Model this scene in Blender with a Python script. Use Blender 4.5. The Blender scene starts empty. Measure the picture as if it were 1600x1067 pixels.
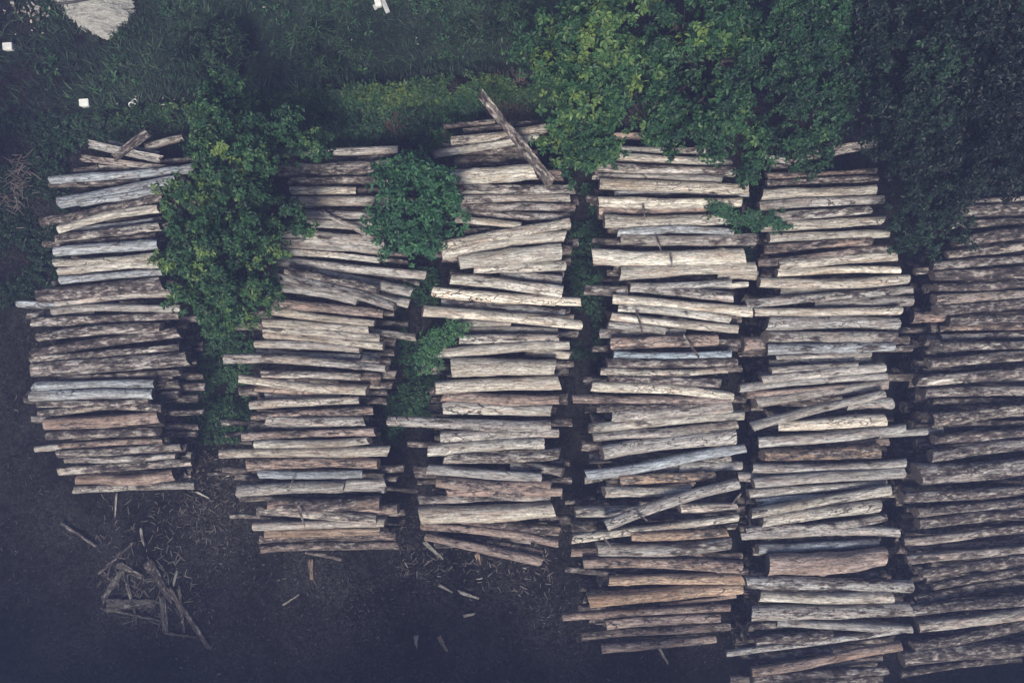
import bpy, math, random
import numpy as np
from mathutils import Vector, Matrix, Euler
R = math.radians
SC = bpy.context.scene
COL = SC.collection

# ------------------------------------------------------------------ camera, sky, sun, exposure
CAM_H = 22.0
FOC = 26.0
K = 36.0 / FOC / 1600.0            # metres per photo pixel per metre of distance
cam = bpy.data.objects.new("camera", bpy.data.cameras.new("camera"))
cam.data.lens = FOC; cam.data.sensor_width = 36.0
cam.data.clip_end = 500.0
cam.location = (0, 0, CAM_H)
COL.objects.link(cam); SC.camera = cam

SUN_EL, SUN_AZ = R(58), R(188)     # azimuth clockwise from +Y: the sun stands high beyond the lower edge of the picture
w = bpy.data.worlds.new("World"); SC.world = w; w.use_nodes = True
wn = w.node_tree.nodes; wl = w.node_tree.links
sky = wn.new("ShaderNodeTexSky"); sky.sky_type = 'NISHITA'; sky.sun_disc = False
sky.sun_elevation = SUN_EL; sky.sun_rotation = SUN_AZ
sky.air_density = 1.0; sky.dust_density = 2.5; sky.ozone_density = 1.0
wl.new(sky.outputs[0], wn["Background"].inputs[0]); wn["Background"].inputs[1].default_value = 0.06
sun = bpy.data.objects.new("sun", bpy.data.lights.new("sun", 'SUN'))
sun.data.energy = 2.0; sun.data.angle = R(18); sun.data.color = (1.0, 0.93, 0.83)
sd = Vector((math.sin(SUN_AZ) * math.cos(SUN_EL), math.cos(SUN_AZ) * math.cos(SUN_EL), math.sin(SUN_EL)))
sun.rotation_euler = sd.to_track_quat('Z', 'Y').to_euler(); sun.location = (0, 0, 40)
COL.objects.link(sun)
SC.view_settings.view_transform = 'Standard'
try: SC.view_settings.look = 'None'
except Exception: pass
SC.view_settings.exposure = 1.35
SC.view_settings.gamma = 1.0
HAZE_DENSITY = 0.0036

# ------------------------------------------------------------------ helpers
def P(u, v, z):
    d = CAM_H - z
    return Vector(((u - 800.0) * K * d, -(v - 533.5) * K * d, z))

def tag(o, label=None, cat=None, group=None, kind=None):
    if label: o["label"] = label
    if cat: o["category"] = cat
    if group: o["group"] = group
    if kind: o["kind"] = kind
    return o

def link(name, me, mat=None, parent=None):
    o = bpy.data.objects.new(name, me); COL.objects.link(o)
    if mat is not None: me.materials.append(mat)
    if parent is not None: o.parent = parent
    return o

def empty(name, loc):
    o = bpy.data.objects.new(name, None); COL.objects.link(o)
    o.location = loc; o.empty_display_size = 0.2
    return o

def np_mesh(name, V, F, smooth=False, attrs=None):
    """V (n,3) array; F list of (m,k) int arrays"""
    me = bpy.data.meshes.new(name)
    V = np.asarray(V, dtype=np.float32)
    F = [np.asarray(f, dtype=np.int32) for f in F if len(f)]
    me.vertices.add(len(V)); me.vertices.foreach_set("co", V.ravel())
    nl = sum(f.size for f in F); npoly = sum(len(f) for f in F)
    me.loops.add(nl); me.loops.foreach_set("vertex_index", np.concatenate([f.ravel() for f in F]))
    tot = np.concatenate([np.full(len(f), f.shape[1], np.int32) for f in F])
    st = np.zeros(npoly, np.int32); st[1:] = np.cumsum(tot)[:-1]
    me.polygons.add(npoly); me.polygons.foreach_set("loop_start", st); me.polygons.foreach_set("loop_total", tot)
    me.polygons.foreach_set("use_smooth", np.full(npoly, smooth))
    if attrs:
        for an, arr in attrs.items():
            a = me.attributes.new(an, 'FLOAT', 'POINT'); a.data.foreach_set("value", np.asarray(arr, np.float32))
    me.update(calc_edges=True)
    return me

class Acc:
    def __init__(s): s.V = []; s.F = {}; s.A = []; s.n = 0
    def add(s, V, F, a=0.5):
        V = np.asarray(V, float); s.V.append(V)
        for f in F:
            f = np.asarray(f, int) + s.n; s.F.setdefault(f.shape[1], []).append(f)
        s.A.append(np.full(len(V), a) if np.isscalar(a) else np.asarray(a)); s.n += len(V)
    def mesh(s, name, smooth=False):
        return np_mesh(name, np.concatenate(s.V), [np.concatenate(s.F[k]) for k in s.F], smooth, {"tint": np.concatenate(s.A)})

def tube(pts, rad, n=8, closed=True):
    pts = np.asarray(pts, float); rad = np.broadcast_to(np.asarray(rad, float), (len(pts),))
    T = np.gradient(pts, axis=0); T /= np.linalg.norm(T, axis=1)[:, None] + 1e-9
    ref = np.array([0.31, 0.2, 0.93]); 
    A = np.cross(T, ref); A /= np.linalg.norm(A, axis=1)[:, None] + 1e-9
    B = np.cross(T, A)
    th = np.arange(n) * 2 * np.pi / n
    V = pts[:, None, :] + rad[:, None, None] * (np.cos(th)[None, :, None] * A[:, None, :] + np.sin(th)[None, :, None] * B[:, None, :])
    m = len(pts); V = V.reshape(-1, 3)
    i = np.arange(m - 1)[:, None] * n; j = np.arange(n)[None, :]; j2 = (j + 1) % n
    F = [np.stack([i + j, i + n + j, i + n + j2, i + j2], -1).reshape(-1, 4)]
    if closed: F += [np.arange(n)[None, ::-1], (np.arange(n) + (m - 1) * n)[None, :]]
    return V, F

# ------------------------------------------------------------------ node helpers
def newmat(name):
    m = bpy.data.materials.new(name); m.use_nodes = True
    return m, m.node_tree.nodes, m.node_tree.links, m.node_tree.nodes["Principled BSDF"]

def noise(N, L, vec, scale, detail=4, rough=0.6, stretch=None):
    if stretch is not None:
        mp = N.new("ShaderNodeMapping"); mp.inputs["Scale"].default_value = stretch
        L.new(vec, mp.inputs[0]); vec = mp.outputs[0]
    t = N.new("ShaderNodeTexNoise"); t.inputs["Scale"].default_value = scale
    t.inputs["Detail"].default_value = detail; t.inputs["Roughness"].default_value = rough
    L.new(vec, t.inputs["Vector"]); return t.outputs["Fac"]

def ramp(N, L, fac, stops):
    r = N.new("ShaderNodeValToRGB"); e = r.color_ramp.elements
    while len(e) < len(stops): e.new(0.5)
    for k, (p, c) in enumerate(stops):
        e[k].position = p; e[k].color = (c[0], c[1], c[2], 1) if not np.isscalar(c) else (c, c, c, 1)
    L.new(fac, r.inputs[0]); return r.outputs[0]

def mth(N, L, op, a, b=None, clamp=False):
    m = N.new("ShaderNodeMath"); m.operation = op; m.use_clamp = clamp
    for k, x in enumerate((a, b)):
        if x is None: continue
        if isinstance(x, (int, float)): m.inputs[k].default_value = x
        else: L.new(x, m.inputs[k])
    return m.outputs[0]

def mix(N, L, fac, a, b, blend='MIX'):
    m = N.new("ShaderNodeMix"); m.data_type = 'RGBA'; m.blend_type = blend
    ins = [m.inputs[0], m.inputs[6], m.inputs[7]]
    for s, x in zip(ins, (fac, a, b)):
        if isinstance(x, (int, float)): s.default_value = x
        elif isinstance(x, tuple): s.default_value = (x[0], x[1], x[2], 1)
        else: L.new(x, s)
    return m.outputs[2]

def bump(N, L, height, strength, dist, normal=None):
    b = N.new("ShaderNodeBump"); b.inputs["Strength"].default_value = strength; b.inputs["Distance"].default_value = dist
    L.new(height, b.inputs["Height"])
    if normal is not None: L.new(normal, b.inputs["Normal"])
    return b.outputs[0]

# ------------------------------------------------------------------ materials
def mat_wood(name, per_object=True, tint=(0.33, 0.29, 0.25), bark=0.45):
    """weathered log: object colour = wood tint, alpha = how much bark is left on it"""
    m, N, L, B = newmat(name)
    tc = N.new("ShaderNodeTexCoord"); oi = N.new("ShaderNodeObjectInfo")
    off = N.new("ShaderNodeVectorMath"); off.operation = 'ADD'
    sc = mth(N, L, 'MULTIPLY', oi.outputs["Random"], 60.0)
    L.new(tc.outputs["Object"], off.inputs[0]); L.new(sc, off.inputs[1])
    vs = N.new("ShaderNodeVectorMath"); vs.operation = 'SCALE'
    wn_ = N.new("ShaderNodeTexWhiteNoise"); wn_.noise_dimensions = '1D'; L.new(oi.outputs["Random"], wn_.inputs["W"])
    L.new(off.outputs[0], vs.inputs[0]); L.new(mth(N, L, 'ADD', 0.62, mth(N, L, 'MULTIPLY', wn_.outputs["Value"], 0.85)), vs.inputs["Scale"])
    v = vs.outputs[0]
    grain = noise(N, L, v, 1.0, 6, 0.72, (2.2, 17, 17))
    broad = noise(N, L, v, 1.0, 3, 0.5, (0.55, 2.2, 2.2))
    patch = noise(N, L, v, 1.0, 7, 0.62, (1.5, 5.5, 5.5))
    fine = noise(N, L, v, 1.0, 5, 0.75, (12, 26, 26))
    flake = noise(N, L, v, 1.0, 6, 0.70, (4.0, 11, 11))
    vo = N.new("ShaderNodeTexVoronoi"); vo.feature = 'DISTANCE_TO_EDGE'; vo.inputs["Scale"].default_value = 1.0
    mp = N.new("ShaderNodeMapping"); mp.inputs["Scale"].default_value = (1.5, 9, 9)
    wob = N.new("ShaderNodeVectorMath"); wob.operation = 'ADD'
    nz = N.new("ShaderNodeTexNoise"); nz.inputs["Scale"].default_value = 5; L.new(v, nz.inputs["Vector"])
    wsc = N.new("ShaderNodeVectorMath"); wsc.operation = 'SCALE'; wsc.inputs["Scale"].default_value = 0.12
    L.new(nz.outputs["Color"], wsc.inputs[0]); L.new(v, wob.inputs[0]); L.new(wsc.outputs[0], wob.inputs[1])
    L.new(wob.outputs[0], mp.inputs[0]); L.new(mp.outputs[0], vo.inputs["Vector"])
    crack = ramp(N, L, vo.outputs["Distance"], [(0.012, 0.0), (0.060, 1.0)])
    if per_object:
        base = oi.outputs["Color"]; barkamt = oi.outputs["Alpha"]
    else:
        rgb = N.new("ShaderNodeRGB"); rgb.outputs[0].default_value = (*tint, 1); base = rgb.outputs[0]
        val = N.new("ShaderNodeValue"); val.outputs[0].default_value = bark; barkamt = val.outputs[0]
    gr = ramp(N, L, grain, [(0.30, 0.16), (0.44, 0.62), (0.55, 1.0), (0.72, 1.28)])
    br = ramp(N, L, broad, [(0.32, (0.70, 0.66, 0.62)), (0.5, (0.95, 0.95, 0.95)), (0.68, (1.18, 1.17, 1.15))])
    wood = mix(N, L, 1.0, base, gr, 'MULTIPLY'); wood = mix(N, L, 1.0, wood, br, 'MULTIPLY')
    ck = ramp(N, L, broad, [(0.40, 0.15), (0.58, 1.0)])
    ckm = mth(N, L, 'MULTIPLY', mth(N, L, 'SUBTRACT', 1.0, crack), ck)
    wn2 = N.new("ShaderNodeTexWhiteNoise"); wn2.noise_dimensions = '1D'; L.new(mth(N, L, 'MULTIPLY', oi.outputs["Random"], 37.7), wn2.inputs["W"])
    ckm = mth(N, L, 'MULTIPLY', ckm, mth(N, L, 'ADD', 0.12, wn2.outputs["Value"]), True)
    wood = mix(N, L, ckm, wood, (0.028, 0.024, 0.024))
    rd = ramp(N, L, noise(N, L, v, 1.0, 4, 0.6, (1.1, 6, 6)), [(0.50, 0.0), (0.66, 1.0)])
    wood = mix(N, L, mth(N, L, 'MULTIPLY', rd, 0.60), wood, mix(N, L, 1.0, wood, (0.80, 0.64, 0.57), 'MULTIPLY'))
    sp = ramp(N, L, noise(N, L, v, 1.0, 4, 0.7, (7, 19, 19)), [(0.53, 0.0), (0.62, 1.0)])
    spm = mth(N, L, 'MULTIPLY', sp, mth(N, L, 'ADD', 0.22, mth(N, L, 'MULTIPLY', barkamt, 1.3)), True)
    wood = mix(N, L, mth(N, L, 'MULTIPLY', spm, 0.85), wood, (0.085, 0.068, 0.062))
    # bark that still clings to the wood
    barkc = ramp(N, L, flake, [(0.36, (0.016, 0.0145, 0.015)), (0.47, (0.066, 0.056, 0.053)), (0.55, (0.16, 0.135, 0.125)), (0.59, (0.36, 0.33, 0.30)), (0.72, (0.50, 0.47, 0.42))])
    bc2 = mix(N, L, 0.35, barkc, base, 'MULTIPLY')
    bsum = mth(N, L, 'ADD', patch, mth(N, L, 'MULTIPLY', mth(N, L, 'SUBTRACT', barkamt, 0.5), 0.52))
    bsum = mth(N, L, 'ADD', bsum, mth(N, L, 'MULTIPLY', mth(N, L, 'SUBTRACT', fine, 0.5), 0.10))
    mask = ramp(N, L, bsum, [(0.49, 0.0), (0.545, 1.0)])
    col = mix(N, L, mask, wood, bc2)
    fr = ramp(N, L, fine, [(0.30, 0.45), (0.5, 1.0), (0.70, 1.40)])
    col = mix(N, L, 0.9, col, fr, 'MULTIPLY')
    # small flecks of lichen / peeled fibres
    fl = ramp(N, L, noise(N, L, v, 1.0, 3, 0.6, (9, 20, 20)), [(0.64, 0.0), (0.70, 1.0)])
    col = mix(N, L, mth(N, L, 'MULTIPLY', fl, 0.55), col, (0.52, 0.50, 0.45))
    L.new(col, B.inputs["Base Color"]); B.inputs["Roughness"].default_value = 0.88
    B.inputs["Specular IOR Level"].default_value = 0.25
    h = mth(N, L, 'ADD', mth(N, L, 'MULTIPLY', mask, mth(N, L, 'ADD', flake, 0.2)), mth(N, L, 'MULTIPLY', grain, 0.55))
    h = mth(N, L, 'ADD', h, mth(N, L, 'MULTIPLY', crack, 0.35)); h = mth(N, L, 'ADD', h, mth(N, L, 'MULTIPLY', fine, 0.25))
    L.new(bump(N, L, h, 0.9, 0.035), B.inputs["Normal"])
    return m

def mat_end():
    m, N, L, B = newmat("cut wood end")
    tc = N.new("ShaderNodeTexCoord"); oi = N.new("ShaderNodeObjectInfo")
    wv = N.new("ShaderNodeTexWave"); wv.wave_type = 'RINGS'; wv.rings_direction = 'X'
    wv.inputs["Scale"].default_value = 22; wv.inputs["Distortion"].default_value = 3.0; wv.inputs["Detail"].default_value = 3
    L.new(tc.outputs["Object"], wv.inputs["Vector"])
    n1 = noise(N, L, tc.outputs["Object"], 14, 5)
    c = ramp(N, L, mth(N, L, 'ADD', mth(N, L, 'MULTIPLY', wv.outputs["Fac"], 0.35), mth(N, L, 'MULTIPLY', n1, 0.65)),
             [(0.25, (0.02, 0.017, 0.016)), (0.5, (0.075, 0.06, 0.052)), (0.75, (0.20, 0.165, 0.14))])  # end faces coloured dark; their side shade is put into the colour
    c = mix(N, L, 0.5, c, mix(N, L, 1.0, c, oi.outputs["Color"], 'MULTIPLY'))
    L.new(c, B.inputs["Base Color"]); B.inputs["Roughness"].default_value = 0.9
    L.new(bump(N, L, n1, 0.6, 0.02), B.inputs["Normal"])
    return m

def mat_leaf(name, dark, mid, light, trans=0.13):
    m, N, L, B = newmat(name)
    at = N.new("ShaderNodeAttribute"); at.attribute_name = "tint"
    c = ramp(N, L, at.outputs["Fac"], [(0.0, dark), (0.55, mid), (1.0, light)])
    tc = N.new("ShaderNodeTexCoord")
    n1 = noise(N, L, tc.outputs["Object"], 9, 3)
    c = mix(N, L, 0.8, c, ramp(N, L, n1, [(0.3, 0.72), (0.7, 1.22)]), 'MULTIPLY')
    L.new(c, B.inputs["Base Color"]); B.inputs["Roughness"].default_value = 0.55
    B.inputs["Specular IOR Level"].default_value = 0.3
    tr = N.new("ShaderNodeBsdfTranslucent"); L.new(mix(N, L, 1.0, c, (1.0, 1.15, 0.5), 'MULTIPLY'), tr.inputs[0])
    ms = N.new("ShaderNodeMixShader"); ms.inputs[0].default_value = trans
    L.new(B.outputs[0], ms.inputs[1]); L.new(tr.outputs[0], ms.inputs[2])
    L.new(ms.outputs[0], N["Material Output"].inputs[0])
    return m

def mat_plain(name, stops, scale=6, rough=0.85, stretch=None, bmp=0.4, dist=0.02):
    m, N, L, B = newmat(name)
    tc = N.new("ShaderNodeTexCoord")
    n1 = noise(N, L, tc.outputs["Object"], scale, 6, 0.65, stretch)
    L.new(ramp(N, L, n1, stops), B.inputs["Base Color"]); B.inputs["Roughness"].default_value = rough
    L.new(bump(N, L, n1, bmp, dist), B.inputs["Normal"])
    return m

def mat_ground():
    m, N, L, B = newmat("dark churned soil")
    tc = N.new("ShaderNodeTexCoord"); v = tc.outputs["Object"]
    a = noise(N, L, v, 0.45, 5, 0.6); b = noise(N, L, v, 2.6, 9, 0.75); c = noise(N, L, v, 22, 6, 0.8); d = noise(N, L, v, 9, 6, 0.75)
    ch = noise(N, L, v, 1.0, 5, 0.7, (9, 30, 9)); ch2 = noise(N, L, v, 1.0, 5, 0.7, (34, 8, 9))
    col = ramp(N, L, b, [(0.32, (0.0015, 0.0015, 0.002)), (0.5, (0.005, 0.005, 0.0055)), (0.66, (0.020, 0.019, 0.020))])
    big = ramp(N, L, a, [(0.42, 0.0), (0.62, 1.0)])
    fin = ramp(N, L, mth(N, L, 'ADD', mth(N, L, 'MULTIPLY', c, .6), mth(N, L, 'MULTIPLY', d, .4)), [(0.47, 0.0), (0.62, 1.0)])
    col = mix(N, L, mth(N, L, 'MULTIPLY', fin, mth(N, L, 'ADD', 0.25, mth(N, L, 'MULTIPLY', big, .75))), col, (0.095, 0.091, 0.090))
    k = mth(N, L, 'MAXIMUM', ramp(N, L, ch, [(0.58, 0.0), (0.66, 1.0)]), ramp(N, L, ch2, [(0.59, 0.0), (0.67, 1.0)]))
    col = mix(N, L, mth(N, L, 'MULTIPLY', k, mth(N, L, 'ADD', 0.12, mth(N, L, 'MULTIPLY', big, .5))), col, (0.085, 0.078, 0.072))
    pp = ramp(N, L, mth(N, L, 'ADD', mth(N, L, 'MULTIPLY', noise(N, L, v, 0.62, 6, 0.68), .7), mth(N, L, 'MULTIPLY', d, .3)), [(0.50, 0.0), (0.60, 1.0)])
    col = mix(N, L, mth(N, L, 'MULTIPLY', pp, 0.5), col, ramp(N, L, c, [(0.4, (0.012, 0.012, 0.014)), (0.65, (0.075, 0.073, 0.075))]))
    L.new(col, B.inputs["Base Color"]); B.inputs["Roughness"].default_value = 0.95
    B.inputs["Specular IOR Level"].default_value = 0.04
    h = mth(N, L, 'ADD', mth(N, L, 'ADD', b, mth(N, L, 'MULTIPLY', d, 0.5)), mth(N, L, 'MULTIPLY', c, 0.4))
    L.new(bump(N, L, h, 1.0, 0.14), B.inputs["Normal"])
    return m

M_LOG = mat_wood("weathered log wood")
M_CORE = mat_wood("weathered wood of the lower logs", False, (0.24, 0.215, 0.19), 0.65)  # darker copy of the log wood; shade of the gaps is put in
M_END = mat_end()
M_GROUND = mat_ground()
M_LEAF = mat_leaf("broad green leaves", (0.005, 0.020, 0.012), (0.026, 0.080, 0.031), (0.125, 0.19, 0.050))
M_LEAF2 = mat_leaf("edge darkened green leaves", (0.002, 0.006, 0.006), (0.006, 0.018, 0.012), (0.020, 0.052, 0.026))  # leaf colour darkened to carry the falloff towards the frame corner
M_LEAF3 = mat_leaf("fresh bush leaves", (0.008, 0.032, 0.017), (0.031, 0.104, 0.047), (0.085, 0.19, 0.07))
M_VINE = mat_leaf("creeper leaves", (0.010, 0.030, 0.012), (0.030, 0.075, 0.026), (0.10, 0.14, 0.035))
M_COVER = mat_leaf("ground cover leaves", (0.007, 0.024, 0.012), (0.024, 0.070, 0.030), (0.06, 0.135, 0.048))
M_GRASS = mat_leaf("long grass", (0.003, 0.007, 0.005), (0.009, 0.025, 0.014), (0.055, 0.115, 0.052), 0.15)
M_DRY = mat_leaf("dry brown stems", (0.03, 0.022, 0.018), (0.075, 0.05, 0.04), (0.14, 0.10, 0.08), 0.1)
M_BRANCH = mat_plain("branch bark", [(0.3, (0.015, 0.013, 0.012)), (0.7, (0.055, 0.048, 0.042))], 12)
M_CHIP = mat_leaf("pale wood splinters", (0.05, 0.042, 0.038), (0.13, 0.11, 0.10), (0.42, 0.39, 0.34), 0.0)
M_SAND = mat_plain("pale sand", [(0.28, (0.20, 0.195, 0.175)), (0.45, (0.37, 0.365, 0.33)), (0.7, (0.52, 0.515, 0.475))], 4.5, 0.95, (1, 1.8, 1), 1.0, 0.25)
M_WHITE = mat_plain("white painted card", [(0.3, (0.50, 0.50, 0.46)), (0.7, (0.74, 0.74, 0.70))], 7, 0.6, None, 0.1)
M_GREY = mat_plain("grey weathered board", [(0.3, (0.22, 0.23, 0.23)), (0.7, (0.42, 0.43, 0.42))], 8, 0.8)
M_DARKPIPE = mat_plain("dark pipe", [(0.3, (0.02, 0.02, 0.02)), (0.7, (0.05, 0.05, 0.05))], 8, 0.6)

# ------------------------------------------------------------------ ground
rng = np.random.default_rng(7); random.seed(7)
def bank_line(u):              # photo row of the overgrown bank's crest at photo column u
    return np.interp(u, [-400, 100, 300, 480, 620, 760, 850, 1000, 1700], [185, 178, 168, 152, 140, 128, 138, 150, 150]) + 2.2 * np.sin(u * .043) + 1.6 * np.sin(u * .11 + 1) + 1.2 * np.sin(u * .23)
KG = K * CAM_H
def hgt(x, y):
    x = np.asarray(x, float); y = np.asarray(y, float)
    u = x / KG + 800; v = 533.5 - y / KG
    d = (v - bank_line(u) - 14) * KG
    h = 0.95 * np.exp(-(np.where(d < 0, d / .30, d / .75)) ** 2) * np.clip((u - 120) / 200, 0, 1) * np.clip((1500 - u) / 300, 0, 1)
    for uu, cv in ((528, 6), (560, 6), (612, -8), (660, -8)):          # wheel ruts below the stacks
        rx = (u - uu - cv * np.sin((v - 870) / 60.0)) * KG
        h = h - (0.07 * np.exp(-(rx / .17) ** 2) - .035 * np.exp(-((np.abs(rx) - .3) / .12) ** 2)) * np.clip((v - 868) / 25, 0, 1) * (1 + .35 * np.sin(v * .75))
    h = h + 0.05 * np.sin(x * 0.9 + 1.3 * np.sin(y * .7)) * np.cos(y * 1.1) + 0.03 * np.sin(x * 2.3 + y * 1.7) + 0.015 * np.sin(x * 6.1 - y * 3.3)
    return h
def g_at(u, v, dz=0.0):        # a point on the ground seen at photo pixel u, v
    z = 0.0
    for _ in range(3):
        p = P(u, v, z); z = float(hgt(p.x, p.y)) + dz
    return P(u, v, z)
def axis_coords(lim, fine, step):
    c = np.arange(-fine, fine + 1e-6, step); k = 1.35; s = step; e = [fine]
    while e[-1] < lim: s *= k; e.append(min(e[-1] + s, lim))
    e = np.array(e[1:]); return np.concatenate([-e[::-1], c, e])
gx = axis_coords(70, 18, 0.16); gy = axis_coords(70, 13, 0.16)
X, Y = np.meshgrid(gx, gy)
Zg = hgt(X, Y) + rng.normal(0, 0.012, X.shape)
V = np.stack([X, Y, Zg], -1).reshape(-1, 3); nx = len(gx); ny = len(gy)
i = (np.arange(ny - 1)[:, None] * nx + np.arange(nx - 1)[None, :]).ravel()
tag(link("ground", np_mesh("ground", V, [np.stack([i, i + 1, i + nx + 1, i + nx], -1)], True), M_GROUND), kind="structure")

def blob_sheet(name, outline, z0, bulge, mat, rag=0.0, sub=5):
    pts = [g_at(u, v) for u, v in outline]
    c = sum(pts, Vector()) / len(pts); n = len(pts); dense = []; smooth = []
    for k in range(n):
        a, b = pts[k], pts[(k + 1) % n]
        for s in range(sub):
            q = a.lerp(b, s / sub); d = (q - c); q = q + d.normalized() * rng.normal(0, rag); dense.append(q); smooth.append(a.lerp(b, s / sub))
    m = len(dense); rings = 7; VV = []
    for r in range(rings, 0, -1):
        f = r / rings
        for q in (dense if r == rings else smooth):
            x = c.x + (q.x - c.x) * f; y = c.y + (q.y - c.y) * f
            VV.append((x, y, float(hgt(x, y)) + (-0.05 if r == rings else z0) + bulge * (1 - f * f) + 0.35 * bulge * (0 < r < rings) * math.sin(x * 4.1 + 2 * math.sin(y * 3.3)) * math.cos(y * 5.0)))
    VV.append((c.x, c.y, float(hgt(c.x, c.y)) + z0 + bulge))
    F4 = []; F3 = []
    for r in range(rings - 1):
        for k in range(m): F4.append((r * m + k, r * m + (k + 1) % m, (r + 1) * m + (k + 1) % m, (r + 1) * m + k))
    for k in range(m): F3.append(((rings - 1) * m + k, (rings - 1) * m + (k + 1) % m, rings * m))
    return link(name, np_mesh(name, np.array(VV), [np.array(F4), np.array(F3)], True), mat)
tag(blob_sheet("sand", [(60, -30), (76, 0), (97, 24), (118, 41), (141, 57), (168, 68), (193, 57), (207, 40), (218, 21), (213, 5), (206, -10), (195, -40), (130, -50)],
               0.03, 0.22, M_SAND, 0.05, 8), kind="structure")

# ------------------------------------------------------------------ logs: left x, y, right x, y, width (photo pixels at the log's own height), layer, tone
S1 = """139 225 250 249 12 -1 gk|180 246 232 207 12 -2 mk|228 230 287 214 12 0 g|169 222 247 239 6 0 gk|127 247 258 263 9 0 gk|248 254 306 248 8 1 g
117 269 157 262 11 1 g|157 261 270 264 11 1 g|80 282 304 263 14 0 b|77 290 180 285 10 2 g|122 289 220 283 9 1 g|95 316 277 280 17 0 b|215 290 291 276 10 2 b
125 318 256 298 12 0 b|64 346 255 308 15 0 d|92 358 250 326 13 0 p|101 361 255 343 9 1 b|88 373 252 354 13 0 m|68 382 245 368 11 1 d|86 394 248 382 16 0 b
84 410 245 401 13 0 p|93 424 250 413 13 0 p|95 438 255 425 12 0 b|83 443 200 436 8 2 b|62 461 257 443 24 0 d|88 474 277 457 12 0 g|28 474 180 477 13 1 b
84 487 285 482 12 0 g|43 494 150 490 10 1 d|50 503 280 492 14 0 d|100 510 230 501 10 1 g|59 527 254 512 16 0 d|200 513 293 509 8 2 d|250 500 330 499 12 2 g
53 551 281 519 17 0 d|49 561 281 542 11 0 m|53 577 295 560 24 0 d|82 592 245 584 10 1 d|200 586 283 582 11 1 m|54 604 242 599 14 0 b|49 619 240 615 16 0 b
39 625 150 625 10 2 g|59 633 234 628 12 0 m|61 644 254 636 13 0 m|200 604 281 599 14 2 g|200 617 281 616 11 2 g|230 606 322 604 13 3 p|230 589 319 588 12 3 g
230 627 312 622 15 3 g|200 647 320 643 10 2 p|50 654 200 652 11 1 g|72 662 252 651 20 0 r|200 669 312 667 9 2 b|200 680 308 677 10 2 g|72 681 249 674 14 0 d
93 696 256 689 10 0 r|55 702 180 694 11 1 g|90 708 284 698 13 0 m|102 718 276 712 11 0 g|91 736 301 722 14 0 m|120 749 273 741 17 0 r|117 765 305 758 12 0 g"""
S2 = """440 241 623 234 12 0 g|560 249 635 246 10 1 g|437 263 628 261 26 0 d|450 284 620 282 14 0 m|455 299 557 298 14 0 p|500 300 620 299 11 1 d|455 315 620 315 16 0 g
460 334 615 337 13 0 g|480 350 605 352 14 0 gs|504 332 581 372 6 -1 gk|440 364 602 378 16 0 g|420 378 606 390 16 0 gs|425 392 593 407 9 0 pk|550 399 638 398 8 1 g
560 404 638 410 9 1 g|430 408 665 430 16 0 g|560 430 656 443 8 1 g|490 426 643 456 17 0 g|446 424 591 453 14 -1 m|425 431 618 479 17 -1 g|420 445 560 470 14 0 g
540 458 640 474 14 1 g|420 472 599 490 15 0 r|425 486 586 505 13 0 p|411 505 577 516 16 0 p|540 488 617 490 9 2 r|520 502 595 505 9 2 g|560 504 639 507 11 2 g
385 491 450 491 14 2 m|367 510 440 510 13 2 d|545 512 651 527 12 1 g|411 514 594 528 12 0 p|414 523 600 541 12 0 p|399 538 564 546 14 0 g|399 553 564 559 13 0 g
351 560 605 576 14 -1 g|540 557 594 559 18 1 g|560 533 619 534 14 2 g|560 550 617 550 13 2 g|560 562 612 564 13 2 g|560 586 619 585 14 2 g|560 601 614 601 13 2 r
560 612 605 613 10 2 g|560 625 605 626 12 2 r|409 584 564 588 12 0 g|530 589 596 592 18 1 r|372 591 575 609 15 0 p|399 607 520 614 11 1 r|375 610 430 610 17 2 g
414 618 535 617 11 1 g|391 633 562 625 14 0 p|393 651 583 641 13 0 r|415 656 569 657 15 0 g|388 666 520 664 12 1 g|379 682 587 674 14 0 r|397 694 578 688 12 0 p
354 679 410 678 9 2 g|373 690 430 691 8 2 g|347 660 410 662 10 3 d|342 709 607 704 16 0 p|385 726 592 724 17 0 r|404 740 567 740 13 0 b|325 739 400 740 6 3 p
350 733 420 735 10 2 g|368 744 430 745 11 2 g|560 732 632 731 14 2 g|540 743 600 743 9 1 b|560 747 621 747 11 2 r|520 754 603 753 13 1 g|520 765 603 765 12 1 g
560 760 653 767 7 2 g|370 767 538 760 18 0 g|374 779 450 775 9 1 r|420 785 594 783 20 0 r|402 797 589 811 15 0 m|361 806 430 806 9 2 t|397 822 603 815 15 0 g
415 833 594 829 14 0 t|405 842 619 837 14 0 r|407 857 623 851 14 0 r|550 792 623 794 18 1 r|560 799 632 800 10 2 r|560 810 632 815 13 3 r|477 862 534 874 6 3 rk"""
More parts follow.
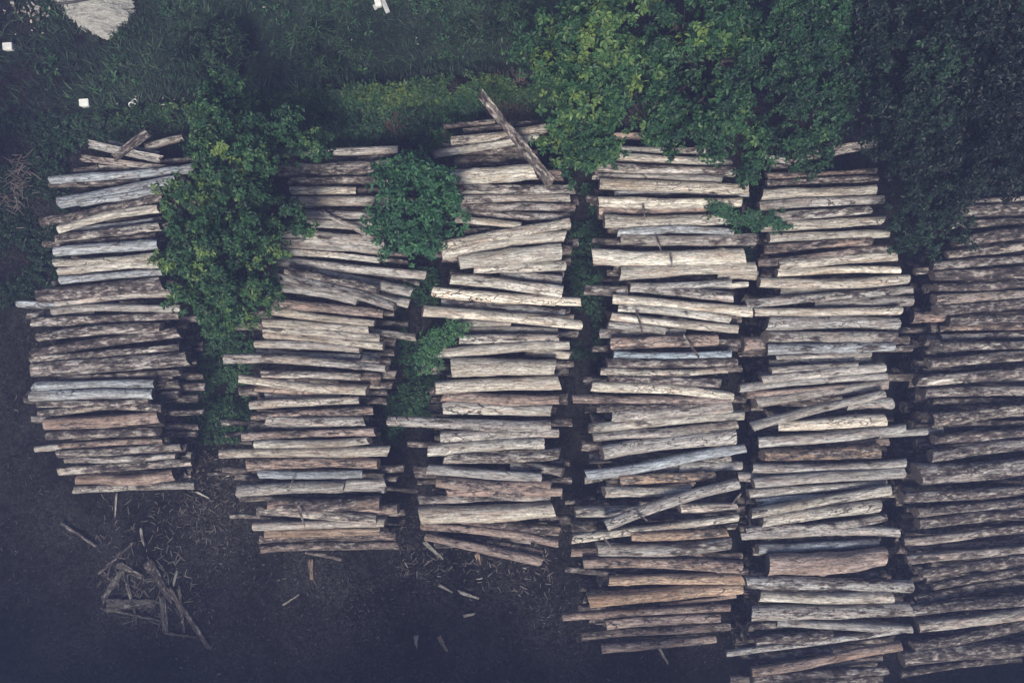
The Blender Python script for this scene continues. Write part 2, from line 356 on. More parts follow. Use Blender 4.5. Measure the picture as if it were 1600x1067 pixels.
S3 = """693 198 774 190 8 1 p|797 196 843 190 8 1 p|724 206 791 196 9 1 d|704 222 853 200 16 0 p|676 241 842 214 13 0 p|752 148 860 285 15 -3 mk
688 276 838 267 24 0 w|820 270 880 274 18 1 r|724 296 899 296 16 0 m|716 313 891 309 14 0 m|716 325 897 325 13 0 d|720 333 890 339 13 1 d|713 342 815 353 12 0 p
690 385 891 348 17 0 p|725 363 800 358 12 1 g|690 398 884 369 18 0 p|716 409 877 393 25 0 p|740 421 883 415 17 0 p|850 352 893 355 10 2 g|840 379 905 379 13 2 p
850 391 894 391 18 1 p|850 408 892 408 14 2 g|840 313 904 313 16 2 d|670 397 720 397 14 2 p|691 404 730 404 14 2 r|704 425 750 425 8 2 g|703 436 879 457 19 0 p
780 428 879 438 15 1 g|677 455 908 471 16 0 w|690 473 884 489 13 0 g|860 482 891 484 13 2 g|660 486 907 508 16 -1 w|700 502 800 505 11 1 g|712 513 872 517 12 1 g
717 530 874 528 14 0 m|676 551 890 539 17 0 p|654 550 720 555 14 2 p|658 575 720 577 18 2 g|820 549 892 555 13 1 p|705 574 868 573 28 0 p|840 571 882 570 14 1 r
850 568 897 568 11 2 g|850 581 889 581 13 2 t|840 521 902 522 11 2 r|850 495 897 495 10 2 g|679 605 874 597 22 0 p|671 611 720 611 13 2 p|692 619 875 625 17 0 r
840 623 888 623 20 2 r|672 627 720 627 16 2 g|691 636 862 641 20 0 p|840 640 869 640 11 2 t|607 657 861 666 17 0 g|840 660 894 659 16 2 g|689 682 872 676 17 0 g
637 693 700 694 10 2 p|668 704 850 692 18 0 p|693 717 875 708 17 0 m|840 722 891 723 12 2 d|668 733 846 745 16 0 g|800 728 880 737 16 1 g|647 736 700 737 22 2 g
652 753 720 753 9 2 p|681 752 862 757 18 0 r|697 769 878 768 14 0 r|655 780 860 779 14 1 d|655 805 864 796 26 0 p|720 818 873 828 18 1 r|659 820 873 848 13 0 r
665 838 845 876 15 0 r|760 848 851 866 15 1 r|840 808 893 812 15 2 r|850 745 891 750 12 2 g"""
S4 = """900 216 1010 213 10 1 r|912 232 1119 236 11 0 g|910 244 960 243 12 1 t|954 245 1143 256 15 0 p|924 261 1149 269 16 0 g|925 276 1126 280 11 0 g|936 287 1170 296 18 0 p
959 303 1170 305 8 1 b|934 315 1158 316 17 0 w|916 311 980 311 10 2 p|935 330 1104 327 13 1 r|943 345 1141 341 21 0 p|949 360 1000 360 12 2 g|965 364 1146 363 12 0 b
969 373 1179 374 17 0 g|925 378 980 378 12 1 b|925 398 1164 399 25 0 w|926 412 1080 409 7 1 r|968 428 1180 419 20 0 p|948 426 1000 426 10 2 p|940 440 1000 441 10 2 g
1120 429 1182 430 16 1 p|985 447 1143 441 11 0 g|1060 451 1169 444 10 1 w|912 453 980 455 17 1 m|984 449 1143 464 15 0 g|957 467 1175 487 16 0 w|966 482 1141 499 13 0 p
1100 493 1156 498 13 1 p|954 494 1154 514 13 0 p|949 508 1040 517 13 0 g|937 521 1070 518 14 1 g|955 537 1120 531 19 0 r|1085 533 1156 536 15 1 d|925 545 970 545 11 2 w
958 553 1142 553 11 0 c|1110 546 1153 546 8 1 g|948 566 1150 565 15 0 m|938 580 1136 578 12 0 p|1110 577 1159 575 13 1 r|951 592 1126 599 14 0 d|913 594 960 594 16 2 g
923 602 1143 619 16 0 w|894 623 1140 625 15 0 r|1110 622 1164 623 13 1 p|932 639 1125 632 11 0 m|914 640 970 640 11 2 b|956 650 1142 636 17 0 g|919 669 1163 648 15 0 p
926 684 1150 663 15 0 g|940 707 1148 681 24 0 g|908 695 960 693 18 2 b|919 715 970 713 20 2 b|915 741 1164 699 16 0 b|913 750 1140 715 12 1 g|1060 730 1159 727 17 1 g
968 749 1116 744 17 0 t|943 768 1080 763 16 0 p|946 820 1153 755 17 -1 g|883 785 930 777 7 2 b|898 799 1000 796 17 1 m|1060 793 1150 792 15 1 m|1120 794 1163 795 16 2 r
893 817 970 819 12 2 g|893 826 960 826 9 2 g|892 842 1153 808 14 0 p|985 836 1136 831 15 0 t|1100 825 1151 821 10 2 r|932 857 1141 849 20 0 g|892 862 960 863 14 1 r
1060 867 1160 868 12 1 t|911 879 1158 886 19 0 r|884 888 960 898 11 1 g|1110 891 1175 892 11 2 g|950 907 1159 904 18 0 t|919 938 1159 917 20 0 t|1031 944 1150 930 8 1 r
903 949 950 949 12 2 g|878 964 1141 949 12 0 r|946 975 1124 964 17 0 r|908 995 1140 979 13 0 r|940 1013 1118 997 14 0 r"""
S5 = """1240 246 1368 224 15 -1 gk|1256 234 1301 226 6 0 gk|1188 243 1236 254 8 -1 gk|1184 260 1231 261 8 1 r|1197 276 1370 268 12 0 r|1197 287 1372 279 10 0 d
1189 305 1368 296 19 0 p|1184 323 1380 312 14 0 g|1195 341 1358 328 15 0 g|1190 354 1380 344 16 0 p|1200 372 1390 365 14 0 p|1193 389 1360 377 14 0 r|1184 409 1392 386 14 0 r
1215 414 1399 399 17 0 p|1212 426 1406 422 12 0 w|1185 441 1419 436 17 0 p|1217 458 1389 445 13 1 p|1165 475 1425 453 14 0 g|1270 475 1424 470 16 1 g|1177 487 1407 485 13 0 p
1197 504 1402 505 21 0 g|1195 526 1401 526 18 0 g|1380 517 1446 515 10 2 r|1360 531 1418 530 14 1 g|1198 546 1395 541 18 0 b|1370 545 1425 544 11 1 w|1158 538 1210 538 25 1 r
1153 554 1210 554 9 2 r|1212 559 1361 554 9 1 g|1200 567 1360 562 10 1 g|1203 579 1340 570 12 0 g|1188 593 1381 573 16 0 g|1154 607 1385 588 12 0 g|1165 617 1320 605 11 0 r
1350 590 1429 588 14 2 r|1178 629 1386 600 17 0 g|1174 667 1383 615 14 -1 g|1320 633 1392 630 18 1 g|1215 664 1382 655 18 0 w|1350 653 1395 652 14 2 b|1184 691 1415 668 16 0 g
1370 678 1470 671 13 1 g|1287 693 1388 690 13 1 r|1190 711 1374 704 21 0 t|1350 709 1382 709 14 2 t|1175 731 1414 723 14 0 g|1153 745 1265 741 14 1 g|1176 755 1411 738 17 0 g
1168 771 1384 754 13 1 g|1180 785 1290 777 13 1 b|1172 802 1390 765 17 0 p|1188 814 1374 790 19 0 p|1164 829 1384 807 13 0 g|1320 822 1368 818 8 1 t|1158 837 1403 831 14 0 g
1350 776 1400 773 8 2 r|1182 857 1372 847 14 1 b|1199 883 1382 870 32 0 r|1250 899 1382 896 12 2 d|1163 909 1423 916 19 0 g|1185 930 1393 931 18 0 p|1360 934 1407 934 10 2 r
1161 926 1220 926 14 2 b|1174 959 1418 951 22 0 g|1248 968 1375 972 9 1 g|1213 972 1424 982 13 0 g|1168 979 1220 977 14 1 g|1180 1001 1300 990 14 0 d|1134 1021 1424 981 11 0 g
1185 1024 1300 1015 10 1 d|1173 1048 1408 1007 15 0 r|1260 1040 1378 1027 13 1 r|1140 1060 1200 1060 12 2 g|1174 1061 1385 1047 13 0 d|1200 1068 1380 1059 12 1 d"""
S6 = """1500 318 1660 308 13 0 m|1495 333 1660 325 19 0 d|1485 351 1660 345 13 0 m|1490 378 1660 356 18 0 d|1478 399 1660 374 16 0 m|1455 416 1660 400 13 0 d|1429 424 1520 418 13 1 m
1455 430 1670 423 16 0 d|1462 449 1680 434 15 0 d|1445 451 1500 449 15 1 p|1458 468 1680 453 18 0 d|1460 485 1680 469 16 0 d|1424 496 1500 493 17 1 r|1481 503 1680 494 17 0 d
1468 514 1600 510 11 1 r|1469 528 1680 516 11 1 d|1455 540 1690 539 14 0 m|1427 537 1480 536 12 2 m|1443 553 1600 553 11 1 d|1449 567 1690 558 14 0 m|1428 566 1480 566 14 2 d
1441 579 1520 577 8 1 d|1430 594 1690 572 16 0 m|1443 603 1690 588 12 1 d|1442 615 1690 614 17 0 d|1457 627 1600 626 10 1 d|1457 653 1690 643 18 0 m|1434 652 1490 652 20 2 d
1455 668 1690 661 9 1 d|1457 686 1690 674 14 0 d|1433 699 1490 697 16 2 b|1452 712 1690 692 18 0 d|1431 740 1690 718 32 0 d|1407 776 1690 750 18 0 d|1414 794 1480 792 12 2 m
1430 800 1690 775 13 0 d|1432 818 1690 792 15 0 d|1404 820 1470 819 16 2 d|1432 829 1690 810 11 1 d|1412 845 1690 826 14 0 d|1416 857 1690 842 10 1 r|1415 875 1690 845 15 0 d
1438 896 1690 860 15 0 d|1456 915 1690 875 13 0 d|1421 906 1480 903 12 2 r|1430 921 1490 917 10 2 d|1427 936 1690 903 16 1 d|1421 954 1690 926 16 0 d|1433 977 1690 950 20 0 m
1424 1010 1600 974 14 0 d|1424 1016 1610 998 10 1 d|1408 1030 1650 1010 22 0 d|1406 1052 1592 1028 11 0 d"""  # rightmost stack: dark bark, with the edge falloff put into its tones too
TONES = {'w': ((0.70, 0.66, 0.56), 0.04, "cream white"), 'p': ((0.515, 0.487, 0.42), 0.20, "pale beige"), 'g': ((0.41, 0.395, 0.365), 0.36, "weathered grey"),
         'b': ((0.375, 0.41, 0.43), 0.30, "bluish grey"), 'c': ((0.32, 0.385, 0.425), 0.18, "blue grey barkless"), 'd': ((0.40, 0.375, 0.35), 0.66, "dark barked"),
         'r': ((0.345, 0.275, 0.235), 0.46, "reddish brown"), 'm': ((0.50, 0.47, 0.42), 0.55, "half peeled"), 't': ((0.43, 0.325, 0.24), 0.42, "orange tan")}
STACKS = [S1, S2, S3, S4, S5, S6]
SNAME = ["leftmost stack", "second stack from left", "third stack from left", "fourth stack from left", "fifth stack from left", "rightmost stack"]
LAYZ = {-3: 2.75, -2: 2.55, -1: 2.32, 0: 2.0, 1: 1.74, 2: 1.36, 3: 1.0}
logs = []
for si, txt in enumerate(STACKS):
    rows = [t for line in txt.split("\n") for t in line.split("|")]
    rows = [t.split() for t in rows]
    vs = [float(t[1]) for t in rows]; vmin, vmax = min(vs), max(vs)
    for t in rows:
        x0, y0, x1, y1, wd = map(float, t[:5]); lay = int(t[5]); code = t[6]
        vm = (y0 + y1) / 2
        f = min(1.0, max(0.0, min((vm - vmin + 25) / 110.0, (vmax - vm + 25) / 110.0))); f = f * f * (3 - 2 * f)
        if si == 5 or (si == 4 and vm > 600): f = 1.0 if vm > 500 else f
        logs.append(dict(si=si, x0=x0, y0=y0, x1=x1, y1=y1, w=wd, lay=lay, tone=code[0], sawn='s' in code, plank='k' in code,
                         znom=LAYZ[lay] * (0.58 + 0.42 * f)))
# settle each log on the logs of the layers beneath it
def fill(l):
    a = P(l['x0'], l['y0'], l['z0']); b = P(l['x1'], l['y1'], l['z1'])
    l['a'], l['b'] = a, b
    l['r'] = l['w'] * K * (CAM_H - (l['z0'] + l['z1']) / 2) / 2
for l in logs: l['z0'] = l['z1'] = l['znom'] + random.uniform(-0.03, 0.03)
order = sorted(logs, key=lambda l: (-l['lay'], l['y0']))
for l in order: fill(l)
tt = np.linspace(0, 1, 13)
done = []
for l in order:
    A = np.array(l['a']); Bv = np.array(l['b']); pts = A[None] * (1 - tt[:, None]) + Bv[None] * tt[:, None]
    need = np.full(13, -9.0)
    for q in done:
        if q['si'] != l['si'] or q['lay'] <= l['lay']: continue
        qa = np.array(q['a']); qb = np.array(q['b']); d = (qb - qa)[:2]; LL = d @ d
        s = ((pts[:, :2] - qa[:2]) @ d) / LL
        sc_ = np.clip(s, 0, 1); near = qa[None] * (1 - sc_[:, None]) + qb[None] * sc_[:, None]
        dist = np.linalg.norm(pts[:, :2] - near[:, :2], axis=1); rr = (l['r'] + q['r']) * 0.92
        ok = dist < rr
        need[ok] = np.maximum(need[ok], near[ok, 2] + np.sqrt(rr * rr - dist[ok] ** 2))
    cap = l['znom'] + (0.6 if l['lay'] < 0 else 0.16)
    h0 = max(need[:7].max(), l['znom']); h1 = max(need[6:].max(), l['znom'])
    l['z0'] = min(cap, h0) + random.uniform(-.015, .015); l['z1'] = min(cap, h1) + random.uniform(-.015, .015)
    fill(l); done.append(l)

def log_shape(L, r0, r1, seed, sides=18, bend=1.0, plank=False, thick=0.5, sawn=False, step=0.085):
    g = np.random.default_rng(seed)
    m = max(6, int(L / step)); x = np.linspace(-L / 2, L / 2, m); t = (x + L / 2) / L
    cy = bend * (0.035 * L * .45 * g.normal() * np.sin(np.pi * t) + 0.010 * L * .5 * g.normal() * np.sin(2 * np.pi * t + g.uniform(0, 1)) + 0.004 * g.normal() * np.sin(5 * np.pi * t))
    cz = 0.4 * bend * (0.02 * L * .3 * g.normal() * np.sin(np.pi * t))
    r = r0 + (r1 - r0) * t
    r = r * (1 + 0.05 * np.sin(g.uniform(3, 7) * t + g.uniform(0, 6)) + 0.025 * np.sin(g.uniform(12, 22) * t + g.uniform(0, 6)))
    if plank:
        base = np.array([(-1, -thick), (-.55, -thick), (0, -thick * 1.02), (.55, -thick), (1, -thick), (1, 0), (1, thick), (.5, thick), (0, thick * .96), (-.5, thick), (-1, thick), (-1, 0)])
        sides = len(base); cyl = base[None] * r[:, None, None] * (1 + g.normal(0, 0.035, (m, sides, 1)))
    else:
        th = np.arange(sides) * 2 * np.pi / sides
        rad = np.ones((m, sides))
        for _ in range(5):
            k = g.integers(2, 6); rad += g.uniform(0.01, 0.035) * np.sin(k * th[None] + g.uniform(0, 6) + g.uniform(-3, 3) * t[:, None] + np.sin(g.uniform(4, 14) * t[:, None] + g.uniform(0, 6)))
        for _ in range(int(L * 1.2)):
            kt = g.uniform(0.05, .95); kth = g.uniform(0, 6.28); am = g.uniform(0.05, 0.22); sg = g.uniform(0.05, 0.11)
            dth = np.angle(np.exp(1j * (th[None] - kth)))
            rad += am * np.exp(-((t[:, None] - kt) * L / sg) ** 2 - (dth / 0.45) ** 2)
        rad += g.normal(0, 0.012, rad.shape)
        cyl = np.stack([np.cos(th)[None] * rad, np.sin(th)[None] * rad], -1) * r[:, None, None]
        if sawn: cyl[:, :, 1] = np.minimum(cyl[:, :, 1], r[:, None] * (0.55 + g.normal(0, .012, (m, 1)))); 
    V = np.empty((m, sides, 3)); V[:, :, 0] = x[:, None]; V[:, :, 1] = cyl[:, :, 0] + cy[:, None]; V[:, :, 2] = cyl[:, :, 1] + cz[:, None]
    for e, sgn in ((0, 1), (m - 1, -1)):                 # saw cuts are seldom square, and a little ragged
        k1, k2 = g.normal(0, 0.16, 2)
        V[e, :, 0] += k1 * (V[e, :, 1] - cy[e]) + k2 * (V[e, :, 2] - cz[e]) + sgn * np.abs(g.normal(0, 0.008, sides))
        if plank: V[e, :, 0] += g.normal(0, 0.05, sides)
    i = np.arange(m - 1)[:, None] * sides; j = np.arange(sides)[None]; j2 = (j + 1) % sides
    F = np.stack([i + j, i + j2, i + sides + j2, i + sides + j], -1).reshape(-1, 4)
    V = V.reshape(-1, 3)
    return V, F, V[:sides].copy(), V[-sides:].copy()

def end_disc(ring, sgn):
    n = len(ring); c = ring.mean(0); c[0] -= sgn * 0.006
    V = np.concatenate([ring, c[None] + (ring - c[None]) * 0.55, c[None]])
    j = np.arange(n); j2 = (j + 1) % n
    F4 = np.stack([j, j2, j2 + n, j + n], -1); F3 = np.stack([j + n, j2 + n, np.full(n, 2 * n)], -1)
    if sgn < 0: F4 = F4[:, ::-1]; F3 = F3[:, ::-1]
    return V, [F4[:, ::-1], F3[:, ::-1]]

indiv = [l for l in logs if l['lay'] <= 1]
rest = [l for l in logs if l['lay'] > 1]
if len(indiv) > 300:
    one = sorted([l for l in indiv if l['lay'] == 1], key=lambda l: (l['x1'] - l['x0']) * l['w'])
    cut = set(id(l) for l in one[:len(indiv) - 300])
    rest += [l for l in indiv if id(l) in cut]; indiv = [l for l in indiv if id(l) not in cut]

# labels: look first, then the place in the stack
def look(l):
    Lp = math.hypot(l['x1'] - l['x0'], l['y1'] - l['y0']); sl = -(l['y1'] - l['y0']) / max(1, abs(l['x1'] - l['x0']))
    size = "very thick " if l['w'] >= 23.5 else "thick " if l['w'] >= 18.5 else "slim " if l['w'] <= 11.5 else ""
    ln = "short " if Lp < 125 else "long " if Lp > 245 else ""
    kind = "plank" if l['plank'] else "log"
    tilt = " tilted up rightwards" if sl > 0.11 else " tilted down rightwards" if sl < -0.09 else ""
    return f"{size}{ln}{TONES[l['tone']][2]} {kind}{tilt}"
ORD = "first second third fourth fifth sixth seventh eighth ninth tenth eleventh twelfth thirteenth fourteenth fifteenth sixteenth seventeenth eighteenth nineteenth twentieth".split()
from collections import Counter, defaultdict
bystack = defaultdict(list)
for l in indiv: bystack[l['si']].append(l)
for si, ls in bystack.items():
    cx = np.mean([(l['x0'] + l['x1']) / 2 for l in ls])
    ls.sort(key=lambda l: (l['y0'] + l['y1']) / 2)
    v0 = (ls[0]['y0'] + ls[0]['y1']) / 2; v1 = (ls[-1]['y0'] + ls[-1]['y1']) / 2
    for l in ls:
        f = ((l['y0'] + l['y1']) / 2 - v0) / (v1 - v0)
        l['sec'] = "upper end" if f < .2 else "upper part" if f < .4 else "middle" if f < .6 else "lower part" if f < .8 else "bottom end"
        l['look'] = look(l)
    c1 = Counter(l['look'] for l in ls); c2 = Counter((l['look'], l['sec']) for l in ls)
    for k, l in enumerate(ls):
        same = [q for q in ls if q['look'] == l['look']]
        if c1[l['look']] == 1: l['label'] = f"{l['look']} in the {SNAME[si]}"
        elif c2[(l['look'], l['sec'])] == 1: l['label'] = f"{l['look']}, {l['sec']} of {SNAME[si]}"
        else:
            r = same.index(l); n = len(same)
            w_ = f"{ORD[r]} such from top" if r <= n - 1 - r else (f"{ORD[n - 1 - r]} such from bottom" if r < n - 1 else "lowest such")
            l['label'] = f"{l['look']}, {w_}, {SNAME[si]}"
        assert 4 <= len(l['label'].split()) <= 16, l['label']
GROUPS = ["logs of the " + s for s in SNAME]

for k, l in enumerate(indiv):
    a, b = l['a'], l['b']; d = b - a; L_ = d.length
    root = empty("plank" if l['plank'] else "log", (a + b) / 2)
    yaw = math.atan2(d.y, d.x); pit = -math.asin(d.z / L_)
    root.rotation_euler = Euler((random.uniform(-.12, .12) if (l['sawn'] or l['plank']) else 0, pit, yaw), 'XYZ')
    tag(root, l['label'], "plank" if l['plank'] else "log", GROUPS[l['si']])
    r = l['r'] * (1.02 if l['si'] < 5 else random.uniform(.86, 1.2)); tp = random.uniform(0.82, 1.16)
    if l['w'] >= 28: tp = 0.86
    V, F, e0, e1 = log_shape(L_, r * (2 - tp if tp > 1 else 1.03), r * (1.03 if tp > 1 else tp), 1000 + k, plank=l['plank'], bend=0.5 if l['plank'] else 1.0, thick=0.35, sawn=l['sawn'])
    if not l['plank']:
        ang = random.uniform(0, 6.28) if not l['sawn'] else 0.0
        rm = np.array([[1, 0, 0], [0, math.cos(ang), -math.sin(ang)], [0, math.sin(ang), math.cos(ang)]])
        V, e0, e1 = [(q @ rm.T) for q in (V, e0, e1)]
    tone, bark, _ = TONES[l['tone']]
    jit = random.uniform(0.84, 1.12); warm = random.uniform(-.03, .03)
    col = (tone[0] * jit * (1 + warm), tone[1] * jit, tone[2] * jit * (1 - warm), max(0.02, min(0.95, bark + random.uniform(-.20, .16))))
    o = link("stem", np_mesh("log stem", V, [F], not l['plank']), M_LOG, root); o.color = col
    for e, s in ((e0, 1), (e1, -1)):
        Vd, Fd = end_disc(e, s)
        c = link("cut_end", np_mesh("log end", Vd, Fd, False), M_END, root); c.color = (min(1, col[0] * 2), min(1, col[1] * 2), min(1, col[2] * 2), 1)

# the remaining logs of the piles: the stubs and the lower courses that only show in the gaps
acc = Acc()
def add_core(a, b, r, seed):
    d = b - a; L_ = d.length
    V, F, e0, e1 = log_shape(L_, r, r * random.uniform(.9, 1.05), seed, sides=12, step=0.4)
    yaw = math.atan2(d.y, d.x); mt = Matrix.Translation((a + b) / 2) @ Euler((random.uniform(0, 6), -math.asin(d.z / L_), yaw), 'XYZ').to_matrix().to_4x4()
    M3 = np.array(mt)[:3, :3]; T3 = np.array(mt)[:3, 3]
    acc.add(V @ M3.T + T3, [F])
    for e, s in ((e0, 1), (e1, -1)):
        Vd, Fd = end_disc(e, s); acc.add(Vd @ M3.T + T3, Fd)
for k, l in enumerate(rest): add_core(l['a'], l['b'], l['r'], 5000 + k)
for si in range(6):
    ls = [l for l in logs if l['si'] == si and l['lay'] == 0 and l['x1'] - l['x0'] > 130]
    ym = np.array([(l['a'].y + l['b'].y) / 2 for l in ls]); xa = np.array([l['a'].x for l in ls]); xb = np.array([l['b'].x for l in ls])
    zt = np.array([(l['z0'] + l['z1']) / 2 for l in ls]); lo, hi = ym.min(), ym.max()
    for lev, z in enumerate((0.20, 0.54, 0.88, 1.20, 1.47)):
        y = lo + 0.1 + 0.17 * (lev % 2) + random.uniform(0, .1)
        while y < hi - 0.1:
            wgt = np.exp(-((ym - y) / 0.6) ** 2) + 1e-9
            xl = (wgt * xa).sum() / wgt.sum(); xr = (wgt * xb).sum() / wgt.sum(); top = (wgt * zt).sum() / wgt.sum()
            r = random.uniform(0.13, 0.185)
            if z + r < top - 0.30:
                jl = random.uniform(-.02, .5); jr = random.uniform(-.5, .02); s = random.uniform(-.06, .06)
                add_core(Vector((xl + jl, y - s, z + random.uniform(-.03, .03))), Vector((xr + jr, y + s, z + random.uniform(-.03, .03))), r, random.randint(0, 10 ** 7))
            y += 0.345
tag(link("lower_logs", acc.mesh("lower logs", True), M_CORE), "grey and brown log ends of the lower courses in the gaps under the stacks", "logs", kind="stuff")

# ------------------------------------------------------------------ foliage
def norm(a): return a / (np.linalg.norm(a, axis=-1, keepdims=True) + 1e-9)
def rosettes(acc, pos, nrm, size, nleaf, tint, width=0.42, pitch=(-0.25, 0.30), lobes=None):
    pos = np.asarray(pos); n = len(pos)
    if n == 0: return
    nrm = norm(nrm); ref = np.where(np.abs(nrm[:, 2:3]) < 0.9, np.array([[0, 0, 1.0]]), np.array([[1.0, 0, 0]]))
    A = norm(np.cross(nrm, ref)); Bb = np.cross(nrm, A)
    k = np.arange(nleaf)[None] ; ph = rng.uniform(0, 6.28, (n, 1)) + k * 2 * np.pi / nleaf + rng.normal(0, 0.25, (n, nleaf))
    el = rng.normal(pitch[0], pitch[1], (n, nleaf)); ls = size[:, None] * rng.uniform(0.65, 1.15, (n, nleaf))
    rad = np.cos(ph)[..., None] * A[:, None] + np.sin(ph)[..., None] * Bb[:, None]
    d = np.cos(el)[..., None] * rad + np.sin(el)[..., None] * nrm[:, None]
    side = norm(np.cross(d, nrm[:, None] + rng.normal(0, 0.25, (n, nleaf, 3)))); upv = norm(np.cross(side, d))
    b = pos[:, None] + d * (ls * 0.10)[..., None]
    wv = (ls * width * 0.5)[..., None]; lv = ls[..., None]
    fold = upv * wv * 0.45
    P0 = b; P1 = b + d * lv * .38 + side * wv * 0.95 + fold; P2 = b + d * lv * .72 + side * wv * 0.75 + fold * .6
    P3 = b + d * lv - upv * lv * 0.10; P4 = b + d * lv * .72 - side * wv * 0.75 + fold * .6; P5 = b + d * lv * .38 - side * wv * 0.95 + fold
    Vv = np.stack([P0, P1, P2, P3, P4, P5], 2).reshape(-1, 3)
    q = np.arange(n * nleaf)[:, None] * 6
    F = np.concatenate([q + np.array([[0, 1, 2, 3]]), q + np.array([[0, 3, 4, 5]])])
    tv = np.repeat(np.clip(tint[:, None] + rng.normal(0, 0.12, (n, nleaf)), 0, 1).ravel(), 6)
    acc.add(Vv, [F], tv)

def wob(p, s, seed=0.0):
    x, y, z = p[:, 0] * s + seed, p[:, 1] * s - seed, p[:, 2] * s + 2 * seed
    return (np.sin(x * 1.7 + 1.3 * np.sin(y * 1.1 + z)) + np.sin(y * 2.3 + 1.1 * np.sin(z * 1.4 + x)) + np.sin(z * 2.0 + 1.2 * np.sin(x * 1.6 - y))) / 3

def crown(lobes, leaf, nleaf=7, dens=1.0, tint0=0.45, seed=0.0, gap=-0.25, yellow=0.05, width=0.58):
    """twigs of leaves: every lobe carries smaller clumps, every clump carries whorls of leaves"""
    acc = Acc(); cents = []
    for (u, v, rp, z) in lobes:
        c = np.array(P(u, v, z)); r = rp * K * (CAM_H - z) * 1.06; cents.append((c, r))
    PP = []; NN = []; TT = []
    for (c, r) in cents:
        cr = min(0.30, r * .5)
        nb = int(dens * 1.5 * (r / cr) ** 2) + 3
        dr = norm(rng.normal(0, 1, (nb, 3))); dr[:, 2] = np.where(dr[:, 2] < -0.3, -dr[:, 2], dr[:, 2])
        cc = c[None] + dr * (r * rng.uniform(.35, 0.98, nb))[:, None] * np.array([[1, 1, .8]])
        wobk = wob(cc, 2.1, seed) > gap + 0.03; cc = cc[wobk]; nb = len(cc)
        ct = tint0 + .16 * wob(cc, .9, seed + 3) + rng.normal(0, .10, nb) + np.where(rng.random(nb) < yellow, .40, 0)
        k = int(17 * (0.13 / leaf) ** 2 * (cr / .3) ** 2) + 4
        nt = 4                                              # every clump is a few shoots reaching outwards
        ax = norm(dr[wobk][:, None] * .8 + rng.normal(0, .75, (nb, nt, 3)) + np.array([0, 0, .25]))
        ln = cr * rng.uniform(.7, 2.3, (nb, nt))
        ti = rng.integers(0, nt, (nb, k)); bi = np.arange(nb)[:, None]
        along = rng.beta(1.6, 1.1, (nb, k)) * ln[bi, ti]
        d2 = ax[bi, ti]
        p = cc[:, None] + d2 * along[..., None] + rng.normal(0, cr * .27, (nb, k, 3)) * np.array([1, 1, .8])
        d2 = norm(d2 + rng.normal(0, .45, d2.shape))
        PP.append(p.reshape(-1, 3)); NN.append((d2 * .75 + np.array([0, 0, .6]) + rng.normal(0, .22, d2.shape)).reshape(-1, 3)); TT.append(np.repeat(ct, k))
        nf = int(1.9 * (r / .16) ** 2 / 2)      # the leaves lower down inside the crown
        an = rng.uniform(0, 6.28, nf); rd_ = r * 1.05 * np.sqrt(rng.random(nf))
        PP.append(np.stack([c[0] + rd_ * np.cos(an), c[1] + rd_ * np.sin(an), c[2] - r * rng.uniform(.35, 1.0, nf)], -1))
        NN.append(np.array([[0, 0, 1.]]) + rng.normal(0, .4, (nf, 3))); TT.append(np.clip(tint0 + rng.normal(0, .1, nf), 0, 1))
    p = np.concatenate(PP); nr = np.concatenate(NN); t = np.concatenate(TT)
    keep = p[:, 2] > hgt(p[:, 0], p[:, 1]) + .05; p, nr, t = p[keep], nr[keep], t[keep]; m = len(p)
    rosettes(acc, p, nr, leaf * rng.uniform(0.75, 1.25, m), nleaf, np.clip(t + rng.normal(0, .13, m), 0, 1), width)
    return acc, cents

def tree(name, label, cat, base, lobes, leaf, mat, trunk_r=0.09, group=None, **kw):
    acc, cents = crown(lobes, leaf, **kw)
    g = g_at(*base); root = empty(name, g)
    tag(root, label, cat, group)
    acc.V = [v - np.array(g)[None] for v in acc.V]
    link("crown", acc.mesh("leafy crown"), mat, root)
    zc = sum(c[2] for c, r in cents) / len(cents) - g.z; mid = np.array([0, 0, zc * 0.45])
    mx = np.mean([c for c, r in cents], axis=0) - np.array(g); mid[:2] = mx[:2] * .35
    ta = Acc(); s = np.linspace(0, 1, 7)[:, None]
    pts = s * mid + np.sin(s * np.pi) * np.array([[0.07, -.05, 0]]); pts[0, 2] -= 0.1
    Vt, Ft = tube(pts, np.linspace(trunk_r * 1.25, trunk_r * .8, 7), 10); ta.add(Vt, Ft)
    link("trunk", ta.mesh("trunk", True), M_BRANCH, root)
    for c, r in cents:
        la = Acc(); e = c - np.array(g); e = e + np.array([0, 0, r * .25])
        s6 = np.linspace(0, 1, 7)[:, None]; p = mid * (1 - s6) + e * s6; p[:, 2] += 0.25 * r * np.sin(s6[:, 0] * np.pi) - 0.05
        p[0] = pts[-1] - np.array([0, 0, .03])
        Vt, Ft = tube(p, np.linspace(trunk_r * .6, trunk_r * .14, 7), 7); la.add(Vt, Ft)
        for _ in range(5):
            a = p[3 + rng.integers(0, 3)]; q = e + norm(rng.normal(0, 1, 3)) * r * .75 * np.array([1, 1, .7])
            Vt, Ft = tube(np.array([a, (a + q) / 2 + rng.normal(0, .05, 3), q]), [trunk_r * .25, trunk_r * .15, trunk_r * .05], 5); la.add(Vt, Ft)
        link("limb", la.mesh("limb", True), M_BRANCH, root)
    return root

